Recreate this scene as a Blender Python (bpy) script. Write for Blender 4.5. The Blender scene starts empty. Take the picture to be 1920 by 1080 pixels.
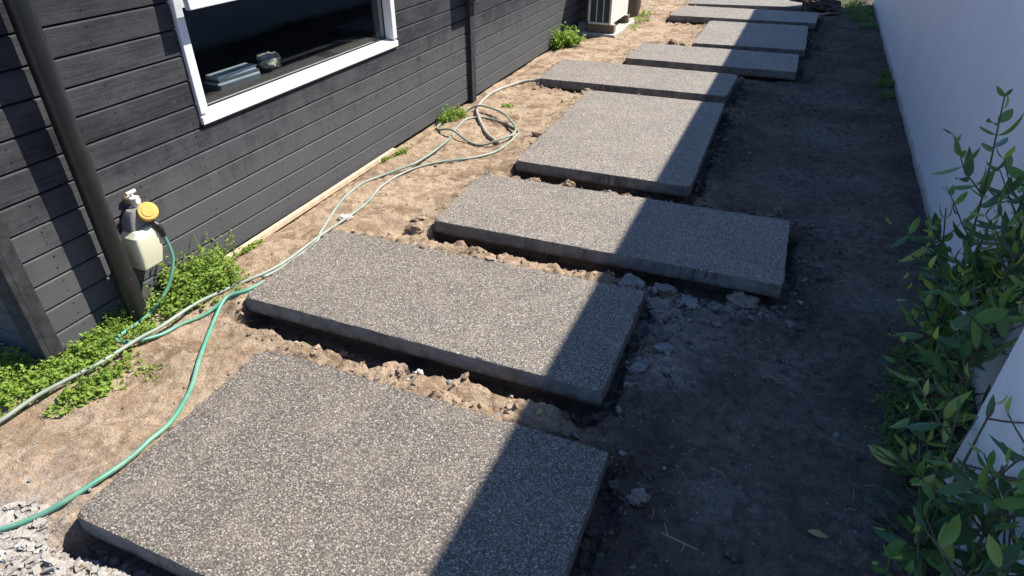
import bpy, bmesh, math, random
import numpy as np
from mathutils import Vector, Matrix

scn = bpy.context.scene
COL = scn.collection
R = math.radians
rng = random.Random(7)
nrng = np.random.default_rng(11)

# ------------------------------------------------------------------ camera
cam_d = bpy.data.cameras.new('camera')
cam = bpy.data.objects.new('camera', cam_d)
COL.objects.link(cam)
cam.location = (0, 0, 1.6)
cam.rotation_euler = (R(90 - 33.151), 0, R(22.865))
cam_d.sensor_fit = 'HORIZONTAL'
cam_d.sensor_width = 36.0
cam_d.lens = 1210.66 / 1920 * 36.0
cam_d.clip_start = 0.02
cam_d.clip_end = 2000
scn.camera = cam

# ------------------------------------------------------------------ sky and sun
SUN = Vector((1.0, 1.1, 1.8)).normalized()          # towards the sun
w = bpy.data.worlds.new('World')
scn.world = w
w.use_nodes = True
nt = w.node_tree
bg = nt.nodes['Background']
sky = nt.nodes.new('ShaderNodeTexSky')
sky.sky_type = 'NISHITA'
sky.sun_disc = False
sky.sun_elevation = math.asin(SUN.z)
sky.sun_rotation = math.atan2(SUN.x, SUN.y)
sky.air_density = 1.0
sky.dust_density = 0.1
sky.ozone_density = 10.0
nt.links.new(sky.outputs[0], bg.inputs[0])
bg.inputs[1].default_value = 0.116
sun_d = bpy.data.lights.new('sun', 'SUN')
sun_d.energy = 5.0
sun_d.angle = R(0.53)
sun_d.color = (1.0, 0.95, 0.87)
sun = bpy.data.objects.new('sun', sun_d)
COL.objects.link(sun)
sun.location = (6, 7, 12)
sun.rotation_euler = SUN.to_track_quat('Z', 'Y').to_euler()

scn.view_settings.view_transform = 'Standard'
scn.view_settings.look = 'None'
scn.view_settings.exposure = 0.9
scn.view_settings.gamma = 1.0
scn.view_settings.use_curve_mapping = False
scn.cycles.use_denoising = True
scn.cycles.denoiser = 'OPENIMAGEDENOISE'
scn.cycles.denoising_input_passes = 'RGB_ALBEDO_NORMAL'
scn.cycles.denoising_prefilter = 'NONE'
scn.cycles.sample_clamp_indirect = 4.0
scn.cycles.max_bounces = 8
scn.cycles.transparent_max_bounces = 12


# ------------------------------------------------------------------ helpers
def link_mesh(name, verts, faces, mats=None, parent=None, smooth=False, mi=None, loc=None):
    me = bpy.data.meshes.new(name)
    me.from_pydata([tuple(v) for v in verts], [], [tuple(f) for f in faces])
    if mats:
        for m in (mats if isinstance(mats, (list, tuple)) else [mats]):
            me.materials.append(m)
    if mi is not None:
        me.polygons.foreach_set('material_index', mi)
    if smooth:
        me.polygons.foreach_set('use_smooth', [True] * len(me.polygons))
    me.update()
    o = bpy.data.objects.new(name, me)
    COL.objects.link(o)
    if loc is not None:
        o.location = loc
    if parent is not None:
        o.parent = parent
    return o


def thing(name, label, cat, loc=(0, 0, 0), rot=(0, 0, 0), group=None):
    o = bpy.data.objects.new(name, None)
    o.empty_display_size = 0.05
    COL.objects.link(o)
    o.location = loc
    o.rotation_euler = rot
    return tag(o, label, cat, group)


def tag(o, label, cat, group=None, kind=None):
    o['label'] = label
    o['category'] = cat
    if group:
        o['group'] = group
    if kind:
        o['kind'] = kind
    return o


class MB:
    """collects simple shapes into one mesh"""
    def __init__(self):
        self.v = []
        self.f = []
        self.m = []

    def add(self, vs, fs, mi=0):
        b = len(self.v)
        self.v += [Vector(p) for p in vs]
        self.f += [tuple(b + i for i in f) for f in fs]
        self.m += [mi] * len(fs)
        return self

    def box(self, lo, hi, mi=0, bev=0.0, mat=None):
        bm = bmesh.new()
        bmesh.ops.create_cube(bm, size=1)
        s = [hi[i] - lo[i] for i in range(3)]
        c = [(hi[i] + lo[i]) / 2 for i in range(3)]
        for v in bm.verts:
            v.co = Vector((v.co.x * s[0] + c[0], v.co.y * s[1] + c[1], v.co.z * s[2] + c[2]))
        if bev:
            bmesh.ops.bevel(bm, geom=list(bm.edges), offset=bev, segments=2, affect='EDGES', profile=0.6)
        return self.bm(bm, mi, mat)

    def bm(self, bm, mi=0, mat=None):
        bm.verts.index_update()
        vs = [(mat @ v.co) if mat else v.co.copy() for v in bm.verts]
        fs = [[v.index for v in f.verts] for f in bm.faces]
        bm.free()
        return self.add(vs, fs, mi)

    def tube(self, pts, rad, n=10, mi=0, cap=True):
        pts = [Vector(p) for p in pts]
        rads = rad if isinstance(rad, (list, tuple)) else [rad] * len(pts)
        b = len(self.v)
        up = Vector((0, 0, 1))
        prev = None
        for i, p in enumerate(pts):
            t = (pts[min(i + 1, len(pts) - 1)] - pts[max(i - 1, 0)]).normalized()
            if prev is None:
                a = t.orthogonal().normalized()
            else:
                a = (prev - t * prev.dot(t))
                a = a.normalized() if a.length > 1e-6 else t.orthogonal().normalized()
            prev = a
            c = t.cross(a)
            for k in range(n):
                an = 2 * math.pi * k / n
                self.v.append(p + (a * math.cos(an) + c * math.sin(an)) * rads[i])
        for i in range(len(pts) - 1):
            for k in range(n):
                k2 = (k + 1) % n
                self.f.append((b + i * n + k, b + i * n + k2, b + (i + 1) * n + k2, b + (i + 1) * n + k))
                self.m.append(mi)
        if cap:
            self.f.append(tuple(b + k for k in range(n - 1, -1, -1)))
            self.m.append(mi)
            self.f.append(tuple(b + (len(pts) - 1) * n + k for k in range(n)))
            self.m.append(mi)
        return self

    def build(self, name, mats, parent=None, smooth=False, loc=None):
        return link_mesh(name, self.v, self.f, mats, parent, smooth, self.m, loc)


def auto_smooth(o, ang=40):
    me = o.data
    me.polygons.foreach_set('use_smooth', [True] * len(me.polygons))
    try:
        me.set_sharp_from_angle(angle=R(ang))
    except Exception:
        pass
    return o


def spline(pts, step=0.02):
    """Catmull-Rom through pts"""
    P = [np.array(p, float) for p in pts]
    P = [2 * P[0] - P[1]] + P + [2 * P[-1] - P[-2]]
    out = []
    for i in range(1, len(P) - 2):
        n = max(2, int(np.linalg.norm(P[i + 1] - P[i]) / step))
        for k in range(n):
            t = k / n
            a, b, c, d = P[i - 1], P[i], P[i + 1], P[i + 2]
            out.append(0.5 * (2 * b + (c - a) * t + (2 * a - 5 * b + 4 * c - d) * t * t + (3 * b - a - 3 * c + d) * t ** 3))
    out.append(P[-2])
    return out


# ---- value noise in numpy
_tab = nrng.random((256, 256))


def vnoise(x, y, sc, seed=0):
    x = np.asarray(x, float) * sc + 17.3 * seed + 1000
    y = np.asarray(y, float) * sc - 9.1 * seed + 1000
    xi = np.floor(x).astype(int)
    yi = np.floor(y).astype(int)
    fx = x - xi
    fy = y - yi
    fx = fx * fx * fx * (fx * (fx * 6 - 15) + 10)
    fy = fy * fy * fy * (fy * (fy * 6 - 15) + 10)
    g = lambda a, b: _tab[a % 256, b % 256]
    return ((g(xi, yi) * (1 - fx) + g(xi + 1, yi) * fx) * (1 - fy) + (g(xi, yi + 1) * (1 - fx) + g(xi + 1, yi + 1) * fx) * fy) * 2 - 1


def fbm(x, y, sc, oct=4, seed=0, gain=0.5):
    s = 0
    a = 1.0
    for o in range(oct):
        s = s + a * vnoise(x, y, sc * 2.03 ** o, seed + o * 3)
        a *= gain
    return s


def sstep(a, b, x):
    t = np.clip((x - a) / (b - a), 0, 1)
    return t * t * (3 - 2 * t)


# ------------------------------------------------------------------ materials
def mat(name):
    m = bpy.data.materials.new(name)
    m.use_nodes = True
    t = m.node_tree
    b = t.nodes['Principled BSDF']
    return m, t, b


def nd(t, typ, **kw):
    n = t.nodes.new('ShaderNode' + typ)
    for k, v in kw.items():
        if k in n.inputs.keys() if isinstance(k, str) else False:
            n.inputs[k].default_value = v
        else:
            setattr(n, k, v)
    return n


def ramp(t, src, stops, interp='LINEAR'):
    r = t.nodes.new('ShaderNodeValToRGB')
    r.color_ramp.interpolation = interp
    el = r.color_ramp.elements
    while len(el) < len(stops):
        el.new(0.5)
    for e, (p, c) in zip(el, stops):
        e.position = p
        e.color = (c, c, c, 1) if isinstance(c, (int, float)) else (*c, 1)
    t.links.new(src, r.inputs[0])
    return r.outputs[0]


def noise(t, vec, scale, detail=4, rough=0.55, dist=0.0):
    n = t.nodes.new('ShaderNodeTexNoise')
    n.inputs['Scale'].default_value = scale
    n.inputs['Detail'].default_value = detail
    n.inputs['Roughness'].default_value = rough
    n.inputs['Distortion'].default_value = dist
    if vec is not None:
        t.links.new(vec, n.inputs['Vector'])
    return n


def mixc(t, fac, a, b, mode='MIX'):
    n = t.nodes.new('ShaderNodeMix')
    n.data_type = 'RGBA'
    n.blend_type = mode
    for sock, v in ((n.inputs['Factor'], fac), (n.inputs['A'], a), (n.inputs['B'], b)):
        pass
    ia = [s for s in n.inputs if s.name == 'A' and s.type == 'RGBA'][0]
    ib = [s for s in n.inputs if s.name == 'B' and s.type == 'RGBA'][0]
    fa = [s for s in n.inputs if s.name == 'Factor' and s.type == 'VALUE'][0]
    for s, v in ((fa, fac), (ia, a), (ib, b)):
        if isinstance(v, bpy.types.NodeSocket):
            t.links.new(v, s)
        elif s is fa:
            s.default_value = v
        else:
            s.default_value = (*v, 1) if len(v) == 3 else v
    return [o for o in n.outputs if o.type == 'RGBA'][0]


def math_n(t, op, a, b=None, clamp=False):
    n = t.nodes.new('ShaderNodeMath')
    n.operation = op
    n.use_clamp = clamp
    for i, v in enumerate((a, b)):
        if v is None:
            continue
        if isinstance(v, bpy.types.NodeSocket):
            t.links.new(v, n.inputs[i])
        else:
            n.inputs[i].default_value = v
    return n.outputs[0]


def bump(t, h, strength, dist, b, normal=None):
    n = t.nodes.new('ShaderNodeBump')
    n.inputs['Strength'].default_value = strength
    n.inputs['Distance'].default_value = dist
    t.links.new(h, n.inputs['Height'])
    if normal is not None:
        t.links.new(normal, n.inputs['Normal'])
    if b is not None:
        t.links.new(n.outputs[0], b.inputs['Normal'])
    return n.outputs[0]


def pos(t, scale=(1, 1, 1)):
    g = t.nodes.new('ShaderNodeNewGeometry')
    m = t.nodes.new('ShaderNodeMapping')
    m.inputs['Scale'].default_value = scale
    t.links.new(g.outputs['Position'], m.inputs['Vector'])
    return m.outputs[0]


def objc(t, scale=(1, 1, 1)):
    g = t.nodes.new('ShaderNodeTexCoord')
    m = t.nodes.new('ShaderNodeMapping')
    m.inputs['Scale'].default_value = scale
    t.links.new(g.outputs['Object'], m.inputs['Vector'])
    return m.outputs[0]


def attr(t, name):
    a = t.nodes.new('ShaderNodeAttribute')
    a.attribute_name = name
    return a.outputs['Fac']


def m_simple(name, col, rough=0.5, spec=0.5, var=0.0, vscale=40, bmp=0.0, bscale=200, bdist=0.001, metallic=0.0, dust=None, dustcol=(.3, .27, .23)):
    m, t, b = mat(name)
    b.inputs['Roughness'].default_value = rough
    b.inputs['Specular IOR Level'].default_value = spec
    b.inputs['Metallic'].default_value = metallic
    p = objc(t)
    c = None
    if var:
        n = noise(t, p, vscale, 5, 0.6)
        c = mixc(t, ramp(t, n.outputs[0], [(.3, 0.0), (.7, 1.0)]), [x * (1 - var) for x in col], [min(1, x * (1 + var)) for x in col])
    if dust:
        n2 = noise(t, p, vscale * .6 + 3, 6, 0.65)
        f = ramp(t, n2.outputs[0], [(.5 - dust * .2, 0.0), (.8, dust)])
        c = mixc(t, f, c if c is not None else col, dustcol)
    if c is not None:
        t.links.new(c, b.inputs['Base Color'])
    else:
        b.inputs['Base Color'].default_value = (*col, 1)
    if bmp:
        n3 = noise(t, p, bscale, 4, 0.6)
        bump(t, n3.outputs[0], bmp, bdist, b)
    return m


def m_soil():
    m, t, b = mat('soil')
    p = pos(t)
    b.inputs['Roughness'].default_value = 0.97
    b.inputs['Specular IOR Level'].default_value = 0.15
    big = noise(t, p, 3.2, 5, 0.6).outputs[0]
    mid = noise(t, p, 21, 7, 0.66, 0.5).outputs[0]
    fine = noise(t, p, 90, 5, 0.65).outputs[0]
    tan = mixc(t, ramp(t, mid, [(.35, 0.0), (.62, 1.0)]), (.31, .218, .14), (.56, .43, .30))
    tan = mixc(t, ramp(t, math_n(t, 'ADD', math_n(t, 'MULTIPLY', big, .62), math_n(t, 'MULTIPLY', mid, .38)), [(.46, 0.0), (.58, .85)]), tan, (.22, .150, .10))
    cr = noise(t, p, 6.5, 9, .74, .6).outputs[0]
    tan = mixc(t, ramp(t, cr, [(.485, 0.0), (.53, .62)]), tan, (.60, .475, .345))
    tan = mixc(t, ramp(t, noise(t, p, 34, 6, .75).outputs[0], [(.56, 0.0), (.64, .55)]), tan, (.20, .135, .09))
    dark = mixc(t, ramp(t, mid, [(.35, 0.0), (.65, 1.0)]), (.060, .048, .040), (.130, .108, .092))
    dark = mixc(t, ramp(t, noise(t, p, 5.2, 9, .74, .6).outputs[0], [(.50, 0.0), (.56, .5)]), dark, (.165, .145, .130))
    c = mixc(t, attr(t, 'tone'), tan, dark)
    cem = mixc(t, ramp(t, mid, [(.3, 0.0), (.7, 1.0)]), (.30, .285, .27), (.56, .53, .49))
    cf = math_n(t, 'MULTIPLY', attr(t, 'cement'), ramp(t, noise(t, p, 28, 5, .7).outputs[0], [(.38, 0.0), (.6, 1.0)]), True)
    c = mixc(t, cf, c, cem)
    c = mixc(t, ramp(t, fine, [(.25, 0.0), (.75, 1.0)]), mixc(t, 1.0, c, (.64, .61, .58), 'MULTIPLY'), c)
    gr = noise(t, p, 230, 3, .7).outputs[0]
    c = mixc(t, 1.0, c, ramp(t, gr, [(.32, (.66, .64, .62)), (.68, (1.20, 1.19, 1.18))]), 'MULTIPLY')
    # small pale grit
    v = t.nodes.new('ShaderNodeTexVoronoi')
    v.inputs['Scale'].default_value = 75
    t.links.new(p, v.inputs['Vector'])
    sep = t.nodes.new('ShaderNodeSeparateColor')
    t.links.new(v.outputs['Color'], sep.inputs[0])
    g1 = ramp(t, sep.outputs[0], [(.90, 0.0), (.93, 1.0)])
    g2 = ramp(t, v.outputs['Distance'], [(.22, 1.0), (.34, 0.0)])
    gf = math_n(t, 'MULTIPLY', g1, g2)
    gf = math_n(t, 'MULTIPLY', gf, .7)
    c = mixc(t, gf, c, mixc(t, sep.outputs[1], (.16, .14, .13), (.42, .39, .35)))
    t.links.new(c, b.inputs['Base Color'])
    h1 = bump(t, mid, .6, .016, None)
    h2 = bump(t, fine, .9, .008, None, h1)
    bump(t, noise(t, p, 320, 3, .6).outputs[0], .8, .003, b, h2)
    return m


def m_aggregate():
    m, t, b = mat('exposed_aggregate')
    p = pos(t)
    b.inputs['Roughness'].default_value = 0.75
    b.inputs['Specular IOR Level'].default_value = 0.35
    wob = noise(t, p, 60, 2, .5)
    vm = t.nodes.new('ShaderNodeMix')
    vm.data_type = 'VECTOR'
    vv = [s for s in vm.inputs if s.type == 'VECTOR' and s.name in 'AB']
    vm.inputs[0].default_value = 0.006
    t.links.new(p, vv[0])
    t.links.new(wob.outputs['Color'], vv[1])
    pv = [o for o in vm.outputs if o.type == 'VECTOR'][0]
    def stones(scale, lo, hi):
        v = t.nodes.new('ShaderNodeTexVoronoi')
        v.inputs['Scale'].default_value = scale
        t.links.new(pv, v.inputs['Vector'])
        sep = t.nodes.new('ShaderNodeSeparateColor')
        t.links.new(v.outputs['Color'], sep.inputs[0])
        st = ramp(t, sep.outputs[0], [(.0, (.07, .067, .064)), (.2, (.145, .136, .127)), (.45, (.26, .24, .215)), (.68, (.355, .328, .29)), (.88, (.47, .44, .395)), (1.0, (.72, .69, .64))])
        st = mixc(t, math_n(t, 'MULTIPLY', sep.outputs[1], .45), st, (.29, .237, .188))
        inn = ramp(t, v.outputs['Distance'], [(lo, 1.0), (hi, 0.0)])
        return st, inn, v, sep
    s1, i1, v, sep = stones(178, .42, .68)
    s2, i2, v2, sep2 = stones(98, .34, .50)
    matrix = mixc(t, noise(t, p, 180, 3, .6).outputs[0], (.052, .049, .046), (.14, .13, .118))
    c = mixc(t, i1, matrix, s1)
    big_f = math_n(t, 'MULTIPLY', i2, ramp(t, sep2.outputs[2], [(.62, 0.0), (.66, 1.0)]))
    c = mixc(t, big_f, c, s2)
    sm = noise(t, p, 420, 3, .7).outputs[0]
    c = mixc(t, ramp(t, sm, [(.3, .25), (.7, 0.0)]), c, (.07, .066, .063))
    patch = noise(t, p, 2.3, 5, .6).outputs[0]
    c = mixc(t, 1.0, c, ramp(t, patch, [(.3, (.88, .88, .88)), (.7, (1.10, 1.08, 1.04))]), 'MULTIPLY')
    c = mixc(t, 1.0, c, (1.06, 1.03, .995), 'MULTIPLY')
    oa = t.nodes.new('ShaderNodeAttribute')
    oa.attribute_type = 'OBJECT'
    oa.attribute_name = 'slab_tone'
    c = mixc(t, oa.outputs['Fac'], mixc(t, 1.0, c, (.56, .54, .52), 'MULTIPLY'), c)
    wet = noise(t, p, 1.5, 6, .62, .8).outputs[0]
    c = mixc(t, ramp(t, wet, [(.56, 0.0), (.62, .12)]), c, mixc(t, 1.0, c, (.55, .53, .52), 'MULTIPLY'))
    # dust trodden onto the slabs
    dn = noise(t, p, 5.5, 7, .68).outputs[0]
    c = mixc(t, ramp(t, dn, [(.50, 0.0), (.74, .30)]), c, (.33, .27, .20))
    t.links.new(c, b.inputs['Base Color'])
    inv = math_n(t, 'SUBTRACT', 1.0, v.outputs['Distance'])
    h1 = bump(t, inv, .55, .0035, None)
    bump(t, sm, .35, .0015, b, h1)
    return m


def m_concrete_side():
    m, t, b = mat('slab_side_concrete')
    p = pos(t)
    b.inputs['Roughness'].default_value = 0.9
    b.inputs['Specular IOR Level'].default_value = 0.25
    n1 = noise(t, p, 14, 6, .65).outputs[0]
    c = mixc(t, ramp(t, n1, [(.3, 0.0), (.7, 1.0)]), (.10, .096, .090), (.22, .211, .197))
    # slurry drips that ran down from the washed surface
    ps = pos(t, (1, 1, .10))
    st = noise(t, ps, 48, 5, .7).outputs[0]
    reg = noise(t, p, 2.4, 3, .5).outputs[0]
    sf = math_n(t, 'MULTIPLY', ramp(t, st, [(.50, 0.0), (.58, 1.0)]), ramp(t, reg, [(.55, 0.0), (.66, 1.0)]))
    c = mixc(t, math_n(t, 'MULTIPLY', sf, .75), c, (.035, .030, .026))
    # damp soil line along the bottom
    g = t.nodes.new('ShaderNodeNewGeometry')
    sx = t.nodes.new('ShaderNodeSeparateXYZ')
    t.links.new(g.outputs['Position'], sx.inputs[0])
    zz = math_n(t, 'ADD', sx.outputs[2], math_n(t, 'MULTIPLY', noise(t, p, 22, 5, .7).outputs[0], .07))
    soilf = ramp(t, math_n(t, 'ADD', math_n(t, 'MULTIPLY', zz, 10.0), .60), [(.14, 1.0), (.42, 0.0)])
    c = mixc(t, soilf, c, (.075, .058, .045))
    t.links.new(c, b.inputs['Base Color'])
    h1 = bump(t, n1, .35, .006, None)
    bump(t, noise(t, p, 160, 4, .7).outputs[0], .5, .002, b, h1)
    return m


def m_board():
    m, t, b = mat('charcoal_stained_timber')
    oi = t.nodes.new('ShaderNodeObjectInfo')
    g = t.nodes.new('ShaderNodeNewGeometry')
    add = t.nodes.new('ShaderNodeVectorMath')
    add.operation = 'MULTIPLY_ADD'
    t.links.new(g.outputs['Position'], add.inputs[0])
    add.inputs[1].default_value = (1, 1, 1)
    cmb = t.nodes.new('ShaderNodeCombineXYZ')
    t.links.new(math_n(t, 'MULTIPLY', oi.outputs['Random'], 37.0), cmb.inputs[1])
    t.links.new(cmb.outputs[0], add.inputs[2])
    def mp(s):
        mm = t.nodes.new('ShaderNodeMapping')
        mm.inputs['Scale'].default_value = s
        t.links.new(add.outputs[0], mm.inputs['Vector'])
        return mm.outputs[0]
    grain = noise(t, mp((1, .035, 1)), 130, 5, .65, .6).outputs[0]
    saw = noise(t, mp((.3, 1, .12)), 190, 3, .6).outputs[0]
    blot = noise(t, mp((1, .5, 1)), 9, 6, .62).outputs[0]
    base = mixc(t, ramp(t, grain, [(.3, 0.0), (.7, 1.0)]), (.015, .016, .019), (.049, .050, .055))
    base = mixc(t, ramp(t, blot, [(.40, 0.0), (.72, .70)]), base, (.072, .071, .074))
    rnd = ramp(t, oi.outputs['Random'], [(0, (.80, .80, .80)), (1, (1.22, 1.20, 1.20))])
    base = mixc(t, 1.0, base, rnd, 'MULTIPLY')
    # dust and scuffs
    du = noise(t, mp((1, 1, 1)), 46, 7, .72).outputs[0]
    base = mixc(t, ramp(t, du, [(.60, 0.0), (.74, .40)]), base, (.21, .20, .19))
    # pale splashed dust on the lowest boards, ragged outline
    sz = t.nodes.new('ShaderNodeSeparateXYZ')
    t.links.new(g.outputs['Position'], sz.inputs[0])
    zq = math_n(t, 'ADD', sz.outputs[2], math_n(t, 'MULTIPLY', noise(t, mp((1, 1, .35)), 14, 6, .7).outputs[0], -.55))
    base = mixc(t, ramp(t, zq, [(0.0, .62), (.32, 0.0)]), base, (.120, .121, .125))
    # knots / nail heads
    v = t.nodes.new('ShaderNodeTexVoronoi')
    v.inputs['Scale'].default_value = 9
    t.links.new(mp((0.01, .55, 1)), v.inputs['Vector'])
    base = mixc(t, ramp(t, v.outputs['Distance'], [(.016, .8), (.03, 0.0)]), base, (.008, .008, .008))
    t.links.new(base, b.inputs['Base Color'])
    t.links.new(ramp(t, blot, [(.3, .6), (.7, .8)]), b.inputs['Roughness'])
    b.inputs['Specular IOR Level'].default_value = .12
    h1 = bump(t, grain, .6, .0025, None)
    bump(t, saw, .5, .0012, b, h1)
    return m


def m_wallwhite():
    m, t, b = mat('white_painted_wall')
    p = pos(t)
    b.inputs['Roughness'].default_value = .62
    n1 = noise(t, pos(t, (1, .8, .35)), 2.6, 6, .6).outputs[0]
    c = mixc(t, ramp(t, n1, [(.35, 0.0), (.7, 1.0)]), (.80, .83, .88), (.87, .90, .94))
    # faint rising dirt splash with its own ragged outline
    g = t.nodes.new('ShaderNodeNewGeometry')
    sx = t.nodes.new('ShaderNodeSeparateXYZ')
    t.links.new(g.outputs['Position'], sx.inputs[0])
    zz = math_n(t, 'ADD', sx.outputs[2], math_n(t, 'MULTIPLY', noise(t, p, 13, 6, .7).outputs[0], -.10))
    f = ramp(t, math_n(t, 'ADD', math_n(t, 'MULTIPLY', zz, 5.0), .9), [(.24, .85), (.58, 0.0)])
    c = mixc(t, f, c, (.34, .30, .26))
    sc = noise(t, pos(t, (1, 3.0, .9)), 9, 6, .75, 1.2).outputs[0]
    c = mixc(t, ramp(t, sc, [(.62, 0.0), (.74, .30)]), c, (.48, .48, .49))
    t.links.new(c, b.inputs['Base Color'])
    h = bump(t, noise(t, pos(t, (1, 1, .4)), 70, 5, .65).outputs[0], .5, .0025, None)
    bump(t, noise(t, p, 6, 4, .6).outputs[0], .5, .02, b, h)
    return m


def m_leaf(name, c1, c2, trans=.35, rough=.42, spec=.45):
    m, t, b = mat(name)
    oi = t.nodes.new('ShaderNodeObjectInfo')
    p = pos(t)
    n = noise(t, p, 30, 3, .6).outputs[0]
    isl = t.nodes.new('ShaderNodeNewGeometry')
    f = math_n(t, 'MULTIPLY_ADD', isl.outputs['Random Per Island'], .6)
    t.nodes[-1].inputs[2].default_value = .0
    f = math_n(t, 'ADD', f, math_n(t, 'MULTIPLY', oi.outputs['Random'], .25))
    f = math_n(t, 'ADD', f, math_n(t, 'MULTIPLY', n, .25), True)
    c = mixc(t, f, c1, c2)
    t.links.new(c, b.inputs['Base Color'])
    b.inputs['Roughness'].default_value = rough
    b.inputs['Specular IOR Level'].default_value = spec
    tr = t.nodes.new('ShaderNodeBsdfTranslucent')
    t.links.new(mixc(t, 1.0, c, (1.15, 1.25, .55), 'MULTIPLY'), tr.inputs[0])
    mx = t.nodes.new('ShaderNodeMixShader')
    mx.inputs[0].default_value = trans
    out = t.nodes['Material Output']
    t.links.new(b.outputs[0], mx.inputs[1])
    t.links.new(tr.outputs[0], mx.inputs[2])
    t.links.new(mx.outputs[0], out.inputs[0])
    return m


def m_glass():
    m, t, b = mat('window_glass')
    t.nodes.remove(b)
    tr = t.nodes.new('ShaderNodeBsdfTransparent')
    tr.inputs[0].default_value = (.90, .92, .92, 1)
    gl = t.nodes.new('ShaderNodeBsdfGlossy')
    gl.inputs['Roughness'].default_value = .01
    lw = t.nodes.new('ShaderNodeLayerWeight')
    lw.inputs[0].default_value = .5
    fr5 = math_n(t, 'POWER', lw.outputs['Facing'], 5.0)
    frs = math_n(t, 'ADD', math_n(t, 'MULTIPLY', fr5, .94), .045)
    mx = t.nodes.new('ShaderNodeMixShader')
    t.links.new(frs, mx.inputs[0])
    t.links.new(tr.outputs[0], mx.inputs[1])
    t.links.new(gl.outputs[0], mx.inputs[2])
    t.links.new(mx.outputs[0], t.nodes['Material Output'].inputs[0])
    return m


M = {}
M['soil'] = m_soil()
M['agg'] = m_aggregate()
M['side'] = m_concrete_side()
M['board'] = m_board()
M['wallwhite'] = m_wallwhite()
M['trim'] = m_simple('charcoal_trim', (.030, .031, .034), .7, .2, var=.35, vscale=30, bmp=.3, bscale=70, bdist=.002, dust=.35, dustcol=(.12, .12, .12))
M['glass'] = m_glass()
M['core'] = m_simple('dark_building_paper', (.012, .012, .013), .8)
M['room'] = m_simple('dim_room_lining', (.15, .16, .185), .8, var=.2, vscale=2)
M['sill'] = m_simple('dark_timber_sill', (.026, .023, .020), .5, var=.4, vscale=25)
M['frame'] = m_simple('white_window_paint', (.70, .71, .71), .35, var=.03, vscale=20, dust=.25, dustcol=(.5, .48, .44))
M['pipe'] = m_simple('black_pvc', (.014, .014, .015), .38, .5, var=.2, vscale=12, dust=.15, dustcol=(.07, .068, .066))
M['black'] = m_simple('black_plastic', (.012, .012, .012), .45, dust=.2, dustcol=(.15, .14, .13))
M['hose'] = m_simple('green_hose_rubber', (.075, .27, .185), .42, .5, var=.18, vscale=14, dust=.55, dustcol=(.34, .35, .28))
M['hosegrey'] = m_simple('faded_hose_rubber', (.20, .27, .22), .5, .4, var=.2, vscale=12, dust=.8, dustcol=(.42, .38, .31))
M['hosebrown'] = m_simple('dusty_hose_rubber', (.30, .28, .23), .55, .4, var=.2, vscale=12, dust=.8, dustcol=(.47, .40, .32))
M['yellow'] = m_simple('orange_yellow_plastic', (.74, .44, .10), .42, var=.08, vscale=50, dust=.2, dustcol=(.6, .45, .25))
M['cream'] = m_simple('cream_plastic', (.68, .66, .47), .45, var=.05, vscale=30, dust=.15, dustcol=(.4, .38, .28))
M['greyplastic'] = m_simple('grey_plastic', (.20, .20, .19), .5, var=.1, vscale=30)
M['tapwhite'] = m_simple('white_enamel', (.72, .70, .66), .35, dust=.3, dustcol=(.35, .28, .2))
M['brass'] = m_simple('dull_brass', (.42, .33, .19), .4, metallic=.8, var=.2)
M['timber'] = m_simple('weathered_pine', (.56, .43, .30), .8, var=.25, vscale=18, bmp=.4, bscale=60, bdist=.002)
M['brownwood'] = m_simple('old_brown_timber', (.17, .12, .09), .85, var=.35, vscale=16, bmp=.5, bscale=50, bdist=.003)
M['concrete'] = m_simple('plain_concrete', (.42, .40, .36), .9, var=.2, vscale=12, bmp=.4, bscale=80, bdist=.003, dust=.6, dustcol=(.40, .32, .22))
M['rubble'] = m_simple('broken_concrete', (.21, .20, .19), .92, var=.35, vscale=30, bmp=.6, bscale=120, bdist=.003)
M['chips'] = m_simple('crushed_concrete', (.34, .315, .285), .95, .1, var=.35, vscale=60, bmp=.9, bscale=260, bdist=.004, dust=.6, dustcol=(.50, .42, .33))
M['clod'] = m_simple('dry_soil_clod', (.30, .218, .155), .97, .1, var=.35, vscale=40, bmp=.8, bscale=110, bdist=.005)
M['clodgrey'] = m_simple('grey_soil_clod', (.20, .175, .152), .97, .1, var=.35, vscale=40, bmp=.8, bscale=110, bdist=.005)
M['darkclod'] = m_simple('damp_soil_clod', (.095, .078, .066), .97, .1, var=.35, vscale=40, bmp=.8, bscale=110, bdist=.005)
M['stone'] = m_simple('pale_stone', (.56, .53, .48), .85, var=.2, vscale=40, bmp=.4, bscale=90, bdist=.002)
M['acwhite'] = m_simple('cream_powder_coat', (.68, .66, .61), .45, var=.04, vscale=10, dust=.3, dustcol=(.5, .44, .36))
M['coil'] = m_simple('dark_coil_fins', (.035, .05, .055), .5, metallic=.3)
M['barrel'] = m_simple('dark_brown_plastic', (.075, .058, .048), .6, var=.2, vscale=8)
M['weed'] = m_leaf('weed_leaf', (.12, .215, .03), (.34, .44, .075), .35, .55, .3)
M['grassy'] = m_leaf('grass_blade', (.09, .18, .04), (.20, .31, .08), .3, .6, .3)
M['shrub1'] = m_leaf('dark_shrub_leaf', (.050, .110, .050), (.090, .185, .065), .25, .36, .4)
M['shrub2'] = m_leaf('green_shrub_leaf', (.10, .20, .055), (.18, .31, .08), .3, .38, .4)
M['shrub3'] = m_leaf('young_shrub_leaf', (.30, .40, .09), (.44, .50, .14), .4, .42, .45)
M['stem'] = m_simple('brown_green_stem', (.10, .085, .055), .7, var=.3, vscale=40)
M['deadleaf'] = m_leaf('dry_leaf', (.42, .31, .15), (.50, .40, .22), .2, .7, .2)
M['straw'] = m_simple('dry_straw', (.42, .33, .22), .85, var=.3, vscale=20)
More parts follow.
